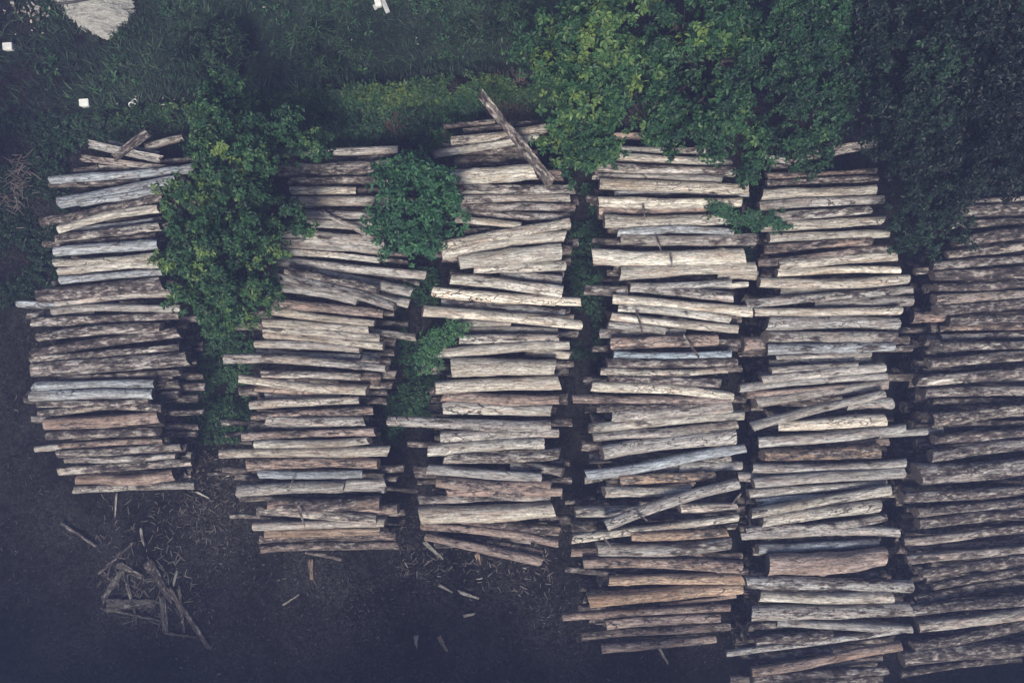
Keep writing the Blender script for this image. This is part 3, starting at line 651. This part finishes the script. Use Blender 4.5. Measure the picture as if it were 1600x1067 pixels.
LF = 0.128
tree("tree", "bushy green tree between the leftmost two stacks, its crown over their upper ends", "tree", (372, 225),
     [(u_, v_, r_ * .84, z_) for u_, v_, r_, z_ in [(352, 150, 34, 3.4), (338, 200, 40, 3.8), (310, 232, 26, 3.4), (385, 205, 40, 4.0), (430, 200, 34, 3.6), (465, 215, 34, 3.2), (498, 226, 20, 2.6), (350, 245, 40, 4.2), (395, 255, 38, 4.0), (440, 235, 26, 3.3), (372, 165, 26, 3.2), (345, 285, 32, 3.8)]],
     LF * .88, M_LEAF, 0.10, "trees at the edge of the log yard", tint0=0.40, seed=1.0)
tree("tree", "wide leafy tree crown hiding the middle of the gap between the leftmost two stacks", "tree", (352, 400),
     [(u_, v_, r_ * .84, z_) for u_, v_, r_, z_ in [(295, 305, 36, 3.6), (345, 320, 42, 4.3), (395, 305, 40, 4.2), (440, 335, 36, 3.6), (470, 352, 20, 3.0), (275, 355, 32, 3.4), (325, 370, 48, 4.5), (385, 365, 46, 4.4), (425, 390, 32, 3.5), (262, 400, 30, 3.2), (305, 425, 44, 4.0), (360, 425, 46, 4.2), (410, 440, 34, 3.4), (300, 470, 34, 3.3), (350, 475, 40, 3.5), (395, 475, 32, 3.0), (340, 510, 26, 2.5)]],
     LF * .92, M_LEAF, 0.12, "trees at the edge of the log yard", tint0=0.42, seed=2.0, yellow=0.09)
tree("round_bush", "round fresh green bush standing between the second and third stacks", "bush", (652, 322),
     [(650, 312, 46, 3.4), (615, 285, 30, 3.0), (660, 265, 26, 2.9), (692, 290, 30, 3.0), (606, 325, 28, 2.8), (622, 355, 32, 2.8), (664, 358, 34, 2.9), (698, 335, 30, 2.8), (645, 382, 18, 2.3)],
     LF, M_LEAF3, 0.07, None, tint0=0.48, seed=3.0, gap=-0.32, yellow=0.02)
tree("tree", "bright green broadleaf tree with yellow tips, above the third and fourth stacks", "tree", (930, 120),
     [(930, 75, 56, 5.2), (868, 95, 46, 4.6), (830, 88, 26, 4.0), (985, 100, 46, 5.0), (875, 150, 46, 4.8), (940, 150, 52, 5.3), (900, 205, 40, 4.4), (872, 240, 23, 3.7), (955, 210, 40, 4.5), (892, 262, 23, 3.4), (995, 165, 36, 4.7), (905, 28, 40, 4.6), (960, 35, 36, 4.8), (870, 45, 30, 4.2), (925, 245, 26, 3.7)],
     LF, M_LEAF, 0.16, "trees at the edge of the log yard", tint0=0.47, seed=4.0, yellow=0.11)
tree("tree", "mid green broadleaf tree overhanging the top of the fourth stack", "tree", (1085, 110),
     [(1045, 30, 46, 5.2), (1105, 40, 50, 5.6), (1060, 95, 46, 5.2), (1125, 100, 50, 5.6), (1045, 155, 38, 4.7), (1100, 165, 46, 5.0), (1150, 170, 40, 4.9), (1065, 205, 32, 4.2), (1120, 215, 30, 4.0), (1160, 45, 40, 5.4), (1020, 205, 22, 3.8), (1160, 235, 30, 3.6), (1190, 225, 26, 3.6), (1175, 265, 18, 3.0)],
     LF, M_LEAF, 0.16, "trees at the edge of the log yard", tint0=0.36, seed=5.0, yellow=0.05)
tree("tree", "green tree whose low branches cover the upper end of the fifth stack", "tree", (1245, 120),
     [(1215, 25, 46, 5.0), (1270, 45, 50, 5.2), (1205, 90, 42, 5.0), (1265, 110, 50, 5.2), (1315, 95, 40, 4.7), (1215, 150, 42, 4.6), (1275, 170, 44, 4.6), (1312, 160, 34, 4.2), (1230, 205, 38, 4.0), (1270, 215, 32, 3.7), (1258, 252, 22, 3.1), (1325, 30, 40, 4.8)],
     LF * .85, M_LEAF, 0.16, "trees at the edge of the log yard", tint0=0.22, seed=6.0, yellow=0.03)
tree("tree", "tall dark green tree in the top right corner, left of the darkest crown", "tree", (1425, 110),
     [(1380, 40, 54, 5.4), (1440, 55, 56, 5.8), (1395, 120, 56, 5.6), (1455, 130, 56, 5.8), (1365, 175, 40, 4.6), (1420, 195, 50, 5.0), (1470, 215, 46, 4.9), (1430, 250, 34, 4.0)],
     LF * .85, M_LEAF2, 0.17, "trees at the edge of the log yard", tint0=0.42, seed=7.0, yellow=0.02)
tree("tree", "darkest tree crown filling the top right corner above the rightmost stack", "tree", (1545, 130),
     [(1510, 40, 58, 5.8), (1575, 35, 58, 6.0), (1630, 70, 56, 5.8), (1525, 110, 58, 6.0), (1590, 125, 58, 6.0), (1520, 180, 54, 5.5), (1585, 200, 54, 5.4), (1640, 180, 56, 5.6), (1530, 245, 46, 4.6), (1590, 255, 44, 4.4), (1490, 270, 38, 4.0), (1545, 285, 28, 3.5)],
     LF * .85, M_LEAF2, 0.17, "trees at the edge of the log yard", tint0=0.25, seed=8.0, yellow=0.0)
tree("small_tree", "small dark green tree between the tops of the fifth and rightmost stacks", "tree", (1445, 350),
     [(1430, 325, 30, 3.4), (1475, 320, 34, 3.4), (1412, 352, 20, 2.9), (1455, 360, 32, 3.3), (1440, 392, 24, 2.6), (1485, 355, 26, 2.9), (1415, 378, 16, 2.4)],
     LF * .8, M_LEAF2, 0.07, None, tint0=0.62, seed=9.0, yellow=0.03)

# creepers lying over the logs
def creeper(label, spine, z, spread, n, leaf, mat=M_LEAF3, t0=.45):
    g = P(spine[0][0], spine[0][1], z); root = empty("creeper", g); tag(root, label, "creeper")
    acc = Acc(); st = Acc(); pts = np.array([P(u, v, z) for u, v in spine]); org = np.array(g)
    for _ in range(9):
        q = pts + rng.normal(0, spread * .5, pts.shape) * np.array([[1, 1, .25]]); Vt, Ft = tube(q - org, 0.007, 5); st.add(Vt, Ft)
    s = rng.uniform(0, len(pts) - 1.001, n); i0 = s.astype(int); f = (s - i0)[:, None]
    p = pts[i0] * (1 - f) + pts[i0 + 1] * f + rng.normal(0, spread, (n, 3)) * np.array([[1, 1, .35]])
    keep = wob(p, 3.0, 5) > -0.3; p = p[keep]; n = len(p)
    rosettes(acc, p - org, np.array([[0, 0, 1.]]) + rng.normal(0, .45, (n, 3)), leaf * rng.uniform(.7, 1.3, n), 5, np.clip(t0 + rng.normal(0, .15, n), 0, 1), .5)
    link("leaves", acc.mesh("creeper leaves"), mat, root); link("stems", st.mesh("creeper stems", True), M_BRANCH, root)
creeper("small leafy creeper bridging the fourth and fifth stacks", [(1108, 324), (1132, 332), (1150, 344), (1178, 345), (1200, 340), (1222, 356)], 2.22, 0.105, 380, 0.085)
creeper("green creeper climbing over log ends on the left side of the third stack", [(720, 512), (700, 522), (682, 530), (672, 548), (668, 575)], 2.2, 0.15, 430, 0.085, M_LEAF3, .72)
creeper("dark creeper trailing over the white logs at the upper end of the third stack", [(690, 205), (700, 222), (688, 240), (720, 236), (755, 245)], 1.45, 0.17, 330, 0.09, M_COVER, .6)

# grass, ground cover, bank creepers (stuff)
def rej(poly_fn, n, box):
    u = rng.uniform(box[0], box[2], n); v = rng.uniform(box[1], box[3], n); k = poly_fn(u, v); return u[k], v[k]
def ground_pts(u, v, dz=0.0):
    x = (u - 800) * KG; y = -(v - 533.5) * KG; z = hgt(x, y)
    f = (CAM_H - z) / CAM_H; x, y = x * f, y * f
    return np.stack([x, y, hgt(x, y) + dz], -1)
def grass(name, label, u, v, nb, length, mat, t0):
    c = ground_pts(u, v); n = len(c)
    tuft = wob(c, 0.8, 2)
    ph = rng.uniform(0, 6.28, (n, nb)); flow = 1.9 + 1.2 * wob(c, 0.45, 8)
    ph = np.where(rng.random((n, nb)) < .55, flow[:, None] + rng.normal(0, .7, (n, nb)), ph)
    L_ = length * rng.uniform(.5, 1.15, (n, nb)) * (1 + .35 * tuft[:, None]); up = rng.uniform(.45, .95, (n, nb))
    d = np.stack([np.cos(ph), np.sin(ph), np.zeros_like(ph)], -1); sd_ = np.stack([-np.sin(ph), np.cos(ph), np.zeros_like(ph)], -1)
    b = c[:, None] + rng.normal(0, .05, (n, nb, 3)) * np.array([1, 1, 0]); rows = []
    for t, wd in ((0, .009), (.4, .012), (.75, .009), (1, .001)):
        p = b + d * (L_ * (t * .75 + .25 * t * t))[..., None] + np.array([0, 0, 1.]) * (L_ * up * (t - .62 * t * t))[..., None]
        rows += [p - sd_ * wd, p + sd_ * wd]
    Vv = np.stack(rows, 2).reshape(-1, 3); q = np.arange(n * nb)[:, None] * 8
    F = np.concatenate([q + np.array([[0, 1, 3, 2]]) + 2 * s for s in range(3)])
    tv = np.clip(t0 + .28 * tuft[:, None] + rng.normal(0, .12, (n, 1)) + rng.normal(0, .2, (n, nb)), 0, 1)
    tag(link(name, np_mesh(name, Vv, [F], False, {"tint": np.repeat(tv.ravel(), 8)}), mat), label, "grass", kind="stuff")
notsand = lambda u, v: ~((np.abs(u - 148) < 72) & (v < 68 - np.abs(u - 168) * .72))
fu, fv = rej(lambda u, v: (v < bank_line(u) - 2) & notsand(u, v) & (rng.random(len(u)) < np.clip((u - 20) / 420, .05, 1)), 8200, (-30, -40, 900, 185))  # thinned leftwards: bare dark soil stands in for the corner falloff
grass("grass", "long dark green grass on the field above the log stacks", fu, fv, 14, .40, M_GRASS, .36)
fu, fv = rej(lambda u, v: (v > bank_line(u) + 12) & (rng.random(len(u)) < .8), 900, (60, 150, 860, 225))
grass("bank_grass", "short grass on the slope between the bank and the stacks", fu, fv, 12, .30, M_GRASS, .35)
fu, fv = rej(lambda u, v: np.hypot(u - 798, (v - 168) * .8) < 30 + 8 * np.sin(u), 500, (740, 120, 850, 215))
fu2, fv2 = rej(lambda u, v: np.hypot(u - 610, (v - 178)) < 18, 160, (580, 150, 640, 205))
grass("dry_grass", "brown dry stalks on the bank above the third stack", np.concatenate([fu, fu2]), np.concatenate([fv, fv2]), 10, .34, M_DRY, .45)

acc = Acc()
def cover(u, v, leaf, hgt_, t0):
    p = ground_pts(u, v); p[:, 2] += rng.uniform(.02, hgt_, len(p)); n = len(p)
    k = wob(p, 1.6, 4) > -.42; p = p[k]; n = len(p)
    rosettes(acc, p, np.array([[0, 0, 1.]]) + rng.normal(0, .35, (n, 3)), leaf * rng.uniform(.6, 1.3, n), 6, np.clip(t0 + .2 * wob(p, .9, 1) + rng.normal(0, .12, n), 0, 1), .5)
u, v = rej(lambda u, v: (np.abs(u - 345 - 8 * np.sin(v * .05)) < 52) & (v < 690), 3000, (285, 480, 440, 700)); cover(u, v, .12, .35, .55)
u, v = rej(lambda u, v: np.abs(u - 640) < 45, 2600, (590, 420, 700, 690)); cover(u, v, .12, .35, .50)
u, v = rej(lambda u, v: np.abs(u - 912) < 26, 900, (880, 290, 945, 560)); cover(u, v, .11, .3, .45)
u, v = rej(lambda u, v: rng.random(len(u)) < .8, 2000, (-10, 180, 110, 480)); cover(u, v, .11, .3, .08)
u, v = rej(lambda u, v: v > bank_line(u) + 8, 1500, (100, 150, 860, 235)); cover(u, v, .11, .3, .30)
u, v = rej(lambda u, v: v > bank_line(u) + 14, 1300, (420, 150, 760, 240)); cover(u, v, .10, .4, .55)
u, v = rej(lambda u, v: v > 0, 500, (1130, 300, 1190, 420)); cover(u, v, .11, .3, .4)
u, v = rej(lambda u, v: (v < bank_line(u) - 4) & notsand(u, v) & (wob(np.stack([u * .03, v * .03, u * 0], -1), 1.0, 3) > .05), 1500, (60, -20, 840, 170)); cover(u, v, .13, .3, .5)
tag(link("ground_cover", acc.mesh("ground cover"), M_COVER), "low leafy weeds growing in the gaps between the log stacks", "weeds", kind="stuff")
acc = Acc()
u = rng.uniform(180, 900, 5200); v = bank_line(u) + rng.normal(12, 6.5, len(u)); k = rng.random(len(u)) < np.clip((u - 180) / 300, .08, 1); u, v = u[k], v[k]
p = ground_pts(u, v, .06); kk = wob(p, 2.2, 9) > -.28; p = p[kk]; p[:, 2] += rng.uniform(0, .34, len(p)) * (.5 + .8 * np.clip(wob(p, 1.3, 2) + .4, 0, 1)); n = len(p)
rosettes(acc, p, np.array([[0, -.2, 1.]]) + rng.normal(0, .4, (n, 3)), .105 * rng.uniform(.55, 1.5, n), 6, np.clip(.34 + .34 * wob(p, 1.3, 6) + rng.normal(0, .18, n), 0, 1), .55)
tag(link("bank_creepers", acc.mesh("bank creepers"), M_VINE), "yellow green creepers matted along the crest of the bank", "creepers", kind="stuff")
tree("shrub", "blurry dark shrub in the long grass at the top edge, left of the tree crowns", "shrub", (775, 22),
     [(765, 15, 34, 1.0), (800, 30, 30, 1.0), (745, 40, 24, .8), (790, 0, 30, 1.0)], .2, M_GRASS, .03, None, tint0=.62, seed=11, yellow=0, width=.25)
tree("shrub", "low dark shrub in the grass above the left tree", "shrub", (345, 90),
     [(345, 85, 40, .8), (310, 95, 28, .7), (375, 100, 30, .7), (350, 60, 26, .7)], .2, M_GRASS, .03, None, tint0=.55, seed=12, yellow=0, width=.25)
tree("shrub", "pale tufted weed clump in the grass near the white scrap", "shrub", (495, 85),
     [(490, 62, 22, .6), (510, 95, 26, .6), (470, 90, 18, .5), (540, 80, 22, .5)], .22, M_GRASS, .02, None, tint0=.75, seed=13, yellow=0, width=.16)

# ------------------------------------------------------------------ wood waste on the ground
def prism(a, b, w_, t_):
    d = norm(b - a); s = norm(np.cross(d, np.array([0, 0, 1.]))); u_ = np.cross(s, d)
    out = []
    for p, k in ((a, rng.uniform(.6, 1)), (a * .5 + b * .5 + s * w_ * rng.normal(0, .3), 1.0), (b, rng.uniform(.35, 1))):
        for ss, uu in ((-1, -1), (1, -1), (1, 1), (-1, 1)): out.append(p + s * ss * w_ / 2 * k + u_ * uu * t_ / 2 + d * rng.normal(0, w_ * .35) * (p is not a) )
    F = [[0, 3, 2, 1], [8, 9, 10, 11]]
    for r in (0, 4):
        for j in range(4): F.append([r + j, r + (j + 1) % 4, r + 4 + (j + 1) % 4, r + 4 + j])
    return np.array(out), [np.array(F)]
def board(name, label, cat, x0, y0, x1, y1, wd, tone, z=None, group=None, lift=0.0, dim=.75):
    if z is None: a = g_at(x0, y0, .05 + lift); b = g_at(x1, y1, .05 + lift * .6)
    else: a = P(x0, y0, z); b = P(x1, y1, z)
    d = b - a; L_ = d.length
    o_r = empty(name, (a + b) / 2); o_r.rotation_euler = Euler((random.uniform(-.3, .3), -math.asin(d.z / L_), math.atan2(d.y, d.x)), 'XYZ')
    wm = wd * K * (CAM_H - a.z) / 2
    V, F, e0, e1 = log_shape(L_, wm * 1.1, wm * random.uniform(.6, 1.0), random.randint(0, 10 ** 6), plank=True, thick=.3, bend=.6, step=.06)
    me = np_mesh(name, V, [F, np.arange(12)[None, ::-1], (np.arange(12) + len(V) - 12)[None]], False)
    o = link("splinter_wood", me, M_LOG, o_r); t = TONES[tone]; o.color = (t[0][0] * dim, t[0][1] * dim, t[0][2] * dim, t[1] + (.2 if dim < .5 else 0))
    tag(o_r, label, cat, group); return o_r
GB = "broken boards lying in the mud lower left"
for x0, y0, x1, y1, wd, tn, lb in [
    (231, 879, 268, 937, 13, 'r', "broad brown splintered board in the mud heap lower left, thicker upper piece"),
    (266, 920, 327, 1012, 9, 'r', "long reddish splintered board ending farthest down in the mud heap"),
    (186, 881, 220, 900, 10, 'g', "short grey board at the top corner of the mud heap"),
    (154, 895, 206, 850, 4, 'g', "thin grey lath rising to the right above the mud heap"),
    (192, 891, 161, 937, 8, 'g', "grey board leaning down left along the left side of the heap"),
    (168, 946, 238, 942, 18, 'g', "wide flat grey slab lying level in the mud heap"),
    (198, 909, 213, 965, 5, 'p', "pale narrow lath lying across the wide grey slab"),
    (159, 951, 252, 970, 4, 'g', "long thin lath along the lower edge of the grey slab"),
    (254, 933, 259, 988, 9, 'g', "upright grey board right of the wide slab"),
    (280, 918, 287, 984, 4, 'g', "thin dark lath right of the reddish splintered board"),
    (96, 818, 150, 853, 5, 'g', "lone thin board on dark mud below the leftmost stack"),
    (262, 989, 304, 995, 4, 'g', "thin level lath under the mud heap beside the reddish board"),
    (271, 912, 276, 893, 4, 'p', "tiny pale chip board beside the broad brown splinter")]:
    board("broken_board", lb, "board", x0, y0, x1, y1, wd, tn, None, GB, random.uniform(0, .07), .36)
for x0, y0, x1, y1, wd, tn, lb in [
    (308, 769, 326, 778, 3, 'p', "small pale stick beside the lower right corner of the leftmost stack"),
    (220, 827, 224, 850, 4, 'g', "short upright grey stick in mud below the leftmost stack"),
    (182, 774, 180, 806, 3, 'g', "thin upright stick just under the lowest log of the leftmost stack"),
    (444, 944, 465, 930, 2.5, 'p', "thin pale stick on bare mud below the second stack"),
    (664, 848, 690, 871, 6, 'p', "pale stick leaning out from the bottom corner of the third stack"),
    (719, 925, 746, 934, 4.5, 'w', "bright white stick in the mud under the third stack"),
    (687, 914, 706, 925, 4, 'p', "bent pale stick left of the bright white stick"),
    (650, 994, 650, 1008, 6, 'p', "short pale block upright in the mud near the bottom edge"),
    (686, 995, 698, 1016, 6, 't', "tan wedge shaped chip near the bottom edge"),
    (485, 876, 487, 904, 7, 't', "tan upright offcut just below the second stack"),
    (726, 962, 741, 959, 4, 'p', "small level chip between the third and fourth stacks' lower ends"),
    (1030, 1013, 1043, 1035, 4, 'w', "cream stick under the lowest log of the fourth stack"),
    (745, 865, 750, 882, 7, 't', "tan splinter below the sloping lowest log of the third stack")]:
    board("loose_stick", lb, "stick", x0, y0, x1, y1, wd, tn, None, "loose sticks on the mud", .03)
for x0, y0, x1, y1, z, lb in [
    (1005, 322, 1008, 344, 2.28, "short twig standing across logs in the upper part of the fourth stack"),
    (1025, 369, 1033, 393, 2.3, "dark bark strip across logs above the thick white log"),
    (1048, 396, 1050, 416, 2.32, "bark strip hanging over the thick white log of the fourth stack"),
    (1068, 524, 1092, 558, 2.3, "forked twig lying over the blue grey log"),
    (995, 488, 1004, 520, 2.3, "loose bark strip in the middle of the fourth stack"),
    (453, 762, 458, 748, 2.3, "dark twig on a grey log in the lower part of second stack"),
    (467, 796, 476, 820, 2.3, "curled bark strip on a mottled log low in the second stack"),
    (985, 795, 1010, 812, 2.55, "bark shreds on the steep diagonal log of the fourth stack"),
    (1146, 785, 1158, 771, 2.3, "thin twig at right edge of fourth stack near the diagonal log"),
    (945, 842, 957, 856, 2.35, "dark bark strip at the left part of a grey log, lower fourth stack")]:
    board("bark_strip", lb, "bark strip", x0, y0, x1, y1, 3.2, 'd', z, "twigs and bark strips on the logs")
acc = Acc()
def chips(n, box, keepf, lmin, lmax, bright):
    u, v = rej(keepf, n, box); p = ground_pts(u, v, .03); m = len(p)
    for k in range(m):
        a_ = rng.uniform(0, 6.28); L_ = rng.uniform(lmin, lmax) * rng.uniform(.5, 1); d = np.array([math.cos(a_), math.sin(a_), rng.normal(0, .12)]) * L_ / 2
        Vv, F = prism(p[k] - d, p[k] + d, min(.028, L_ * rng.uniform(.05, .20)), .008); acc.add(Vv, F, float(np.clip((rng.beta(1.0, 3.0) + .5 * (rng.random() < .06)) * bright, 0, 1)))
dn = lambda u, v: rng.random(len(u)) < np.clip(.30 + .5 * np.sin(u * .021 + 1.2 * np.sin(v * .018)) * np.cos(v * .023), .06, 1) * np.clip((u - 40) / 200, .08, 1)
chips(15000, (0, 740, 1160, 1075), dn, .02, .13, .8)
chips(420, (150, 850, 330, 1000), lambda u, v: np.hypot(u - 225, (v - 915) * 1.2) < rng.uniform(20, 95, len(u)), .08, .5, .42)
chips(170, (150, 770, 360, 870), lambda u, v: u > 0, .05, .30, .5)
chips(700, (620, 850, 860, 960), lambda u, v: rng.random(len(u)) < np.exp(-((v - 870) / 45) ** 2), .03, .26, .9)
chips(1500, (380, 850, 640, 1067), lambda u, v: rng.random(len(u)) < .4, .02, .12, .6)
chips(500, (0, 480, 120, 1000), lambda u, v: rng.random(len(u)) < .4, .05, .2, .7)
chips(350, (300, 690, 380, 800), lambda u, v: u > 0, .04, .16, 1.0)
tag(link("wood_chips", acc.mesh("wood chips"), M_CHIP), "pale chips and splinters scattered over the dark mud below the stacks", "wood chips", kind="stuff")
acc = Acc()
for _ in range(130):
    up = rng.random() < .6; u0 = rng.normal(33 if up else 20, 11); v0 = rng.normal(268 if up else 308, 15); a_ = rng.normal(.9, .9); L_ = rng.uniform(.12, .5); p = np.array(g_at(u0, v0, rng.uniform(.1, .4)))
    d = np.array([math.cos(a_), -math.sin(a_), rng.normal(0, .2)]) * L_ / 2
    Vv, F = prism(p - d, p + d, rng.uniform(.012, .03), .012); acc.add(Vv, F, float(rng.uniform(.1, .55)))
tag(link("brushwood", acc.mesh("brushwood"), M_CHIP), "heap of bleached thin sticks at the left edge of the photo", "brushwood", kind="stuff")

# ------------------------------------------------------------------ small litter in the field
def box_mesh(sx, sy, sz, bev=.012):
    import bmesh
    bm = bmesh.new(); bmesh.ops.create_cube(bm, size=1.0)
    for vv in bm.verts: vv.co = Vector((vv.co.x * sx, vv.co.y * sy, vv.co.z * sz))
    bmesh.ops.bevel(bm, geom=bm.edges[:], offset=bev, segments=2, affect='EDGES')
    me = bpy.data.meshes.new("box"); bm.to_mesh(me); bm.free(); return me
def carton(label, u, v, sx, sy, sz, rz, group=None):
    g = g_at(u, v); root = empty("white_box", g); root.rotation_euler.z = R(rz); tag(root, label, "box", group)
    o = link("box_body", box_mesh(sx, sy, sz), M_WHITE, root); o.location.z = sz / 2
    o = link("lid", box_mesh(sx * 1.06, sy * 1.06, .05), M_WHITE, root); o.location.z = sz + .027
carton("white lidded box on dark ground below the sand patch, above the leftmost stack", 137.5, 164, .26, .20, .18, 4, "white boxes in the field")
carton("white lidded box at the left edge of the photo near the litter", 19, 77, .26, .20, .18, 3, "white boxes in the field")
carton("white box beside grey boards in the grass at the top edge", 592.5, 9, .17, .25, .2, 15, "white boxes in the field")
for lb, x0, y0, x1, y1, wd in [("long grey board leaning beside the white box at the top edge", 596, -4, 607, 22, 7), ("short grey board left of the white box at the top edge", 585, 10, 589, 17, 5)]:
    a = g_at(x0, y0, .08); b = g_at(x1, y1, .08); d = b - a
    o = link("grey_board", box_mesh(d.length, wd * KG, .04, .006), M_GREY); o.location = (a + b) / 2 + Vector((0, 0, .08)); o.rotation_euler = (.1, 0, math.atan2(d.y, d.x)); tag(o, lb, "board")
Vt, Ft = tube(np.array([g_at(84, 7, .5), g_at(110, 4.5, .45), g_at(150, -3, .45)]), .035, 8)
a_ = Acc(); a_.add(Vt, Ft); tag(link("dark_pipe", a_.mesh("pipe", True), M_DARKPIPE), "thin dark pipe lying across the top of the pale sand patch", "pipe")
for u_, v_, lb in [(205, 164, "small white ring on the bank, lower left of two touching rings"), (211, 159, "small white ring on the bank, upper right of two touching rings")]:
    th = np.linspace(0, 2 * np.pi, 25); c = np.array(g_at(u_, v_, .25)); Vt, Ft = tube(np.stack([c[0] + .065 * np.cos(th), c[1] + .065 * np.sin(th), c[2] + .02 * np.sin(th)], -1), .016, 6, False)
    a_ = Acc(); a_.add(Vt, Ft); tag(link("white_ring", a_.mesh("ring", True), M_WHITE), lb, "ring", "white rings on the bank")
acc = Acc()
def scraps(n, cu, cv, su, sv, s0, s1, b0=.6):
    for _ in range(n):
        p = np.array(g_at(rng.normal(cu, su), rng.normal(cv, sv), rng.uniform(.1, .28))); a0 = rng.uniform(0, 6.28); L_ = rng.uniform(s0, s1); d = np.array([math.cos(a0), math.sin(a0), rng.normal(0, .3)]) * L_ / 2
        Vv, F = prism(p - d, p + d, L_ * rng.uniform(.3, .8), .02); acc.add(Vv, F, float(rng.uniform(b0, 1)))
scraps(40, 48, 18, 15, 8, .03, .12, .3); scraps(5, 35, 52, 20, 8, .04, .1); scraps(14, 235, 155, 28, 5, .03, .09); scraps(4, 505, 143, 6, 2, .05, .12); scraps(5, 700, 50, 70, 20, .03, .06, .8); scraps(3, 413, 12, 2, 1, .03, .05, .9)
tag(link("litter", acc.mesh("litter"), M_CHIP), "small pale scraps of litter scattered over the field and bank", "litter", kind="stuff")

# ------------------------------------------------------------------ unseen trees added around the yard to shade its edges
acc = Acc(); tk = Acc()
ring = []
for yy in np.arange(-14, 15, 3.6): ring.append((19.8 + rng.uniform(-.3, 1), yy, rng.uniform(11, 14)))
for yy in np.arange(-15, 12, 4.0): ring.append((-19.3 - rng.uniform(-.2, .8), yy, rng.uniform(10.5, 13)))
for xx in np.arange(-14, 18, 4.0): ring.append((xx, 14.8 + rng.uniform(-.3, 1), rng.uniform(9.5, 12)))
for xx in np.arange(-15.5, 19, 3.8): ring.append((xx, -14.4 - rng.uniform(0, .6), rng.uniform(8.5, 10.5)))
for (x, y, h) in ring:
    Vt, Ft = tube(np.array([[x, y, -.1], [x + .1, y, h * .4], [x, y + .1, h * .8]]), [.22, .17, .08], 9); tk.add(Vt, Ft)
    for _ in range(13):
        c = np.array([x, y, h * .60]) + rng.normal(0, 1, 3) * np.array([.9, .9, h * .17]); r = rng.uniform(1.1, 1.6); n = 150
        dr = norm(rng.normal(0, 1, (n, 3))); p = c + dr * r * rng.uniform(.6, 1.05, (n, 1)); p[:, 2] = np.maximum(p[:, 2], .6)
        rosettes(acc, p, dr + np.array([[0, 0, .6]]), .42 * rng.uniform(.8, 1.2, n), 7, np.clip(rng.normal(.4, .15, n), 0, 1), .45)
wo = link("added_shade_wood", acc.mesh("added shade wood"), M_LEAF2); tag(wo, "unseen dark green trees added around the log yard for shade", "wood", kind="stuff")
wt = link("added_shade_trunks", tk.mesh("trunks of the added shade wood", True), M_BRANCH); wt.parent = wo; wt["kind"] = "stuff"

# ------------------------------------------------------------------ thin blue haze added to lift the dark tones
me = bpy.data.meshes.new("haze"); s = 72.0; z0, z1 = -1.6, CAM_H + 1.5
me.from_pydata([(-s, -s, z0), (s, -s, z0), (s, s, z0), (-s, s, z0), (-s, -s, z1), (s, -s, z1), (s, s, z1), (-s, s, z1)], [],
               [(0, 3, 2, 1), (4, 5, 6, 7), (0, 1, 5, 4), (1, 2, 6, 5), (2, 3, 7, 6), (3, 0, 4, 7)])
hm = bpy.data.materials.new("blue haze"); hm.use_nodes = True; hn = hm.node_tree.nodes
hn.remove(hn["Principled BSDF"]); pv = hn.new("ShaderNodeVolumePrincipled")
pv.inputs["Color"].default_value = (0.46, 0.54, 1.0, 1); pv.inputs["Density"].default_value = HAZE_DENSITY; pv.inputs["Anisotropy"].default_value = 0.0
hm.node_tree.links.new(pv.outputs[0], hn["Material Output"].inputs["Volume"])
if HAZE_DENSITY > 0: tag(link("haze", me, hm), "thin blue haze added over the log yard to lift dark tones", "haze", kind="stuff")
print("individual logs", len(indiv), "rest", len(rest))
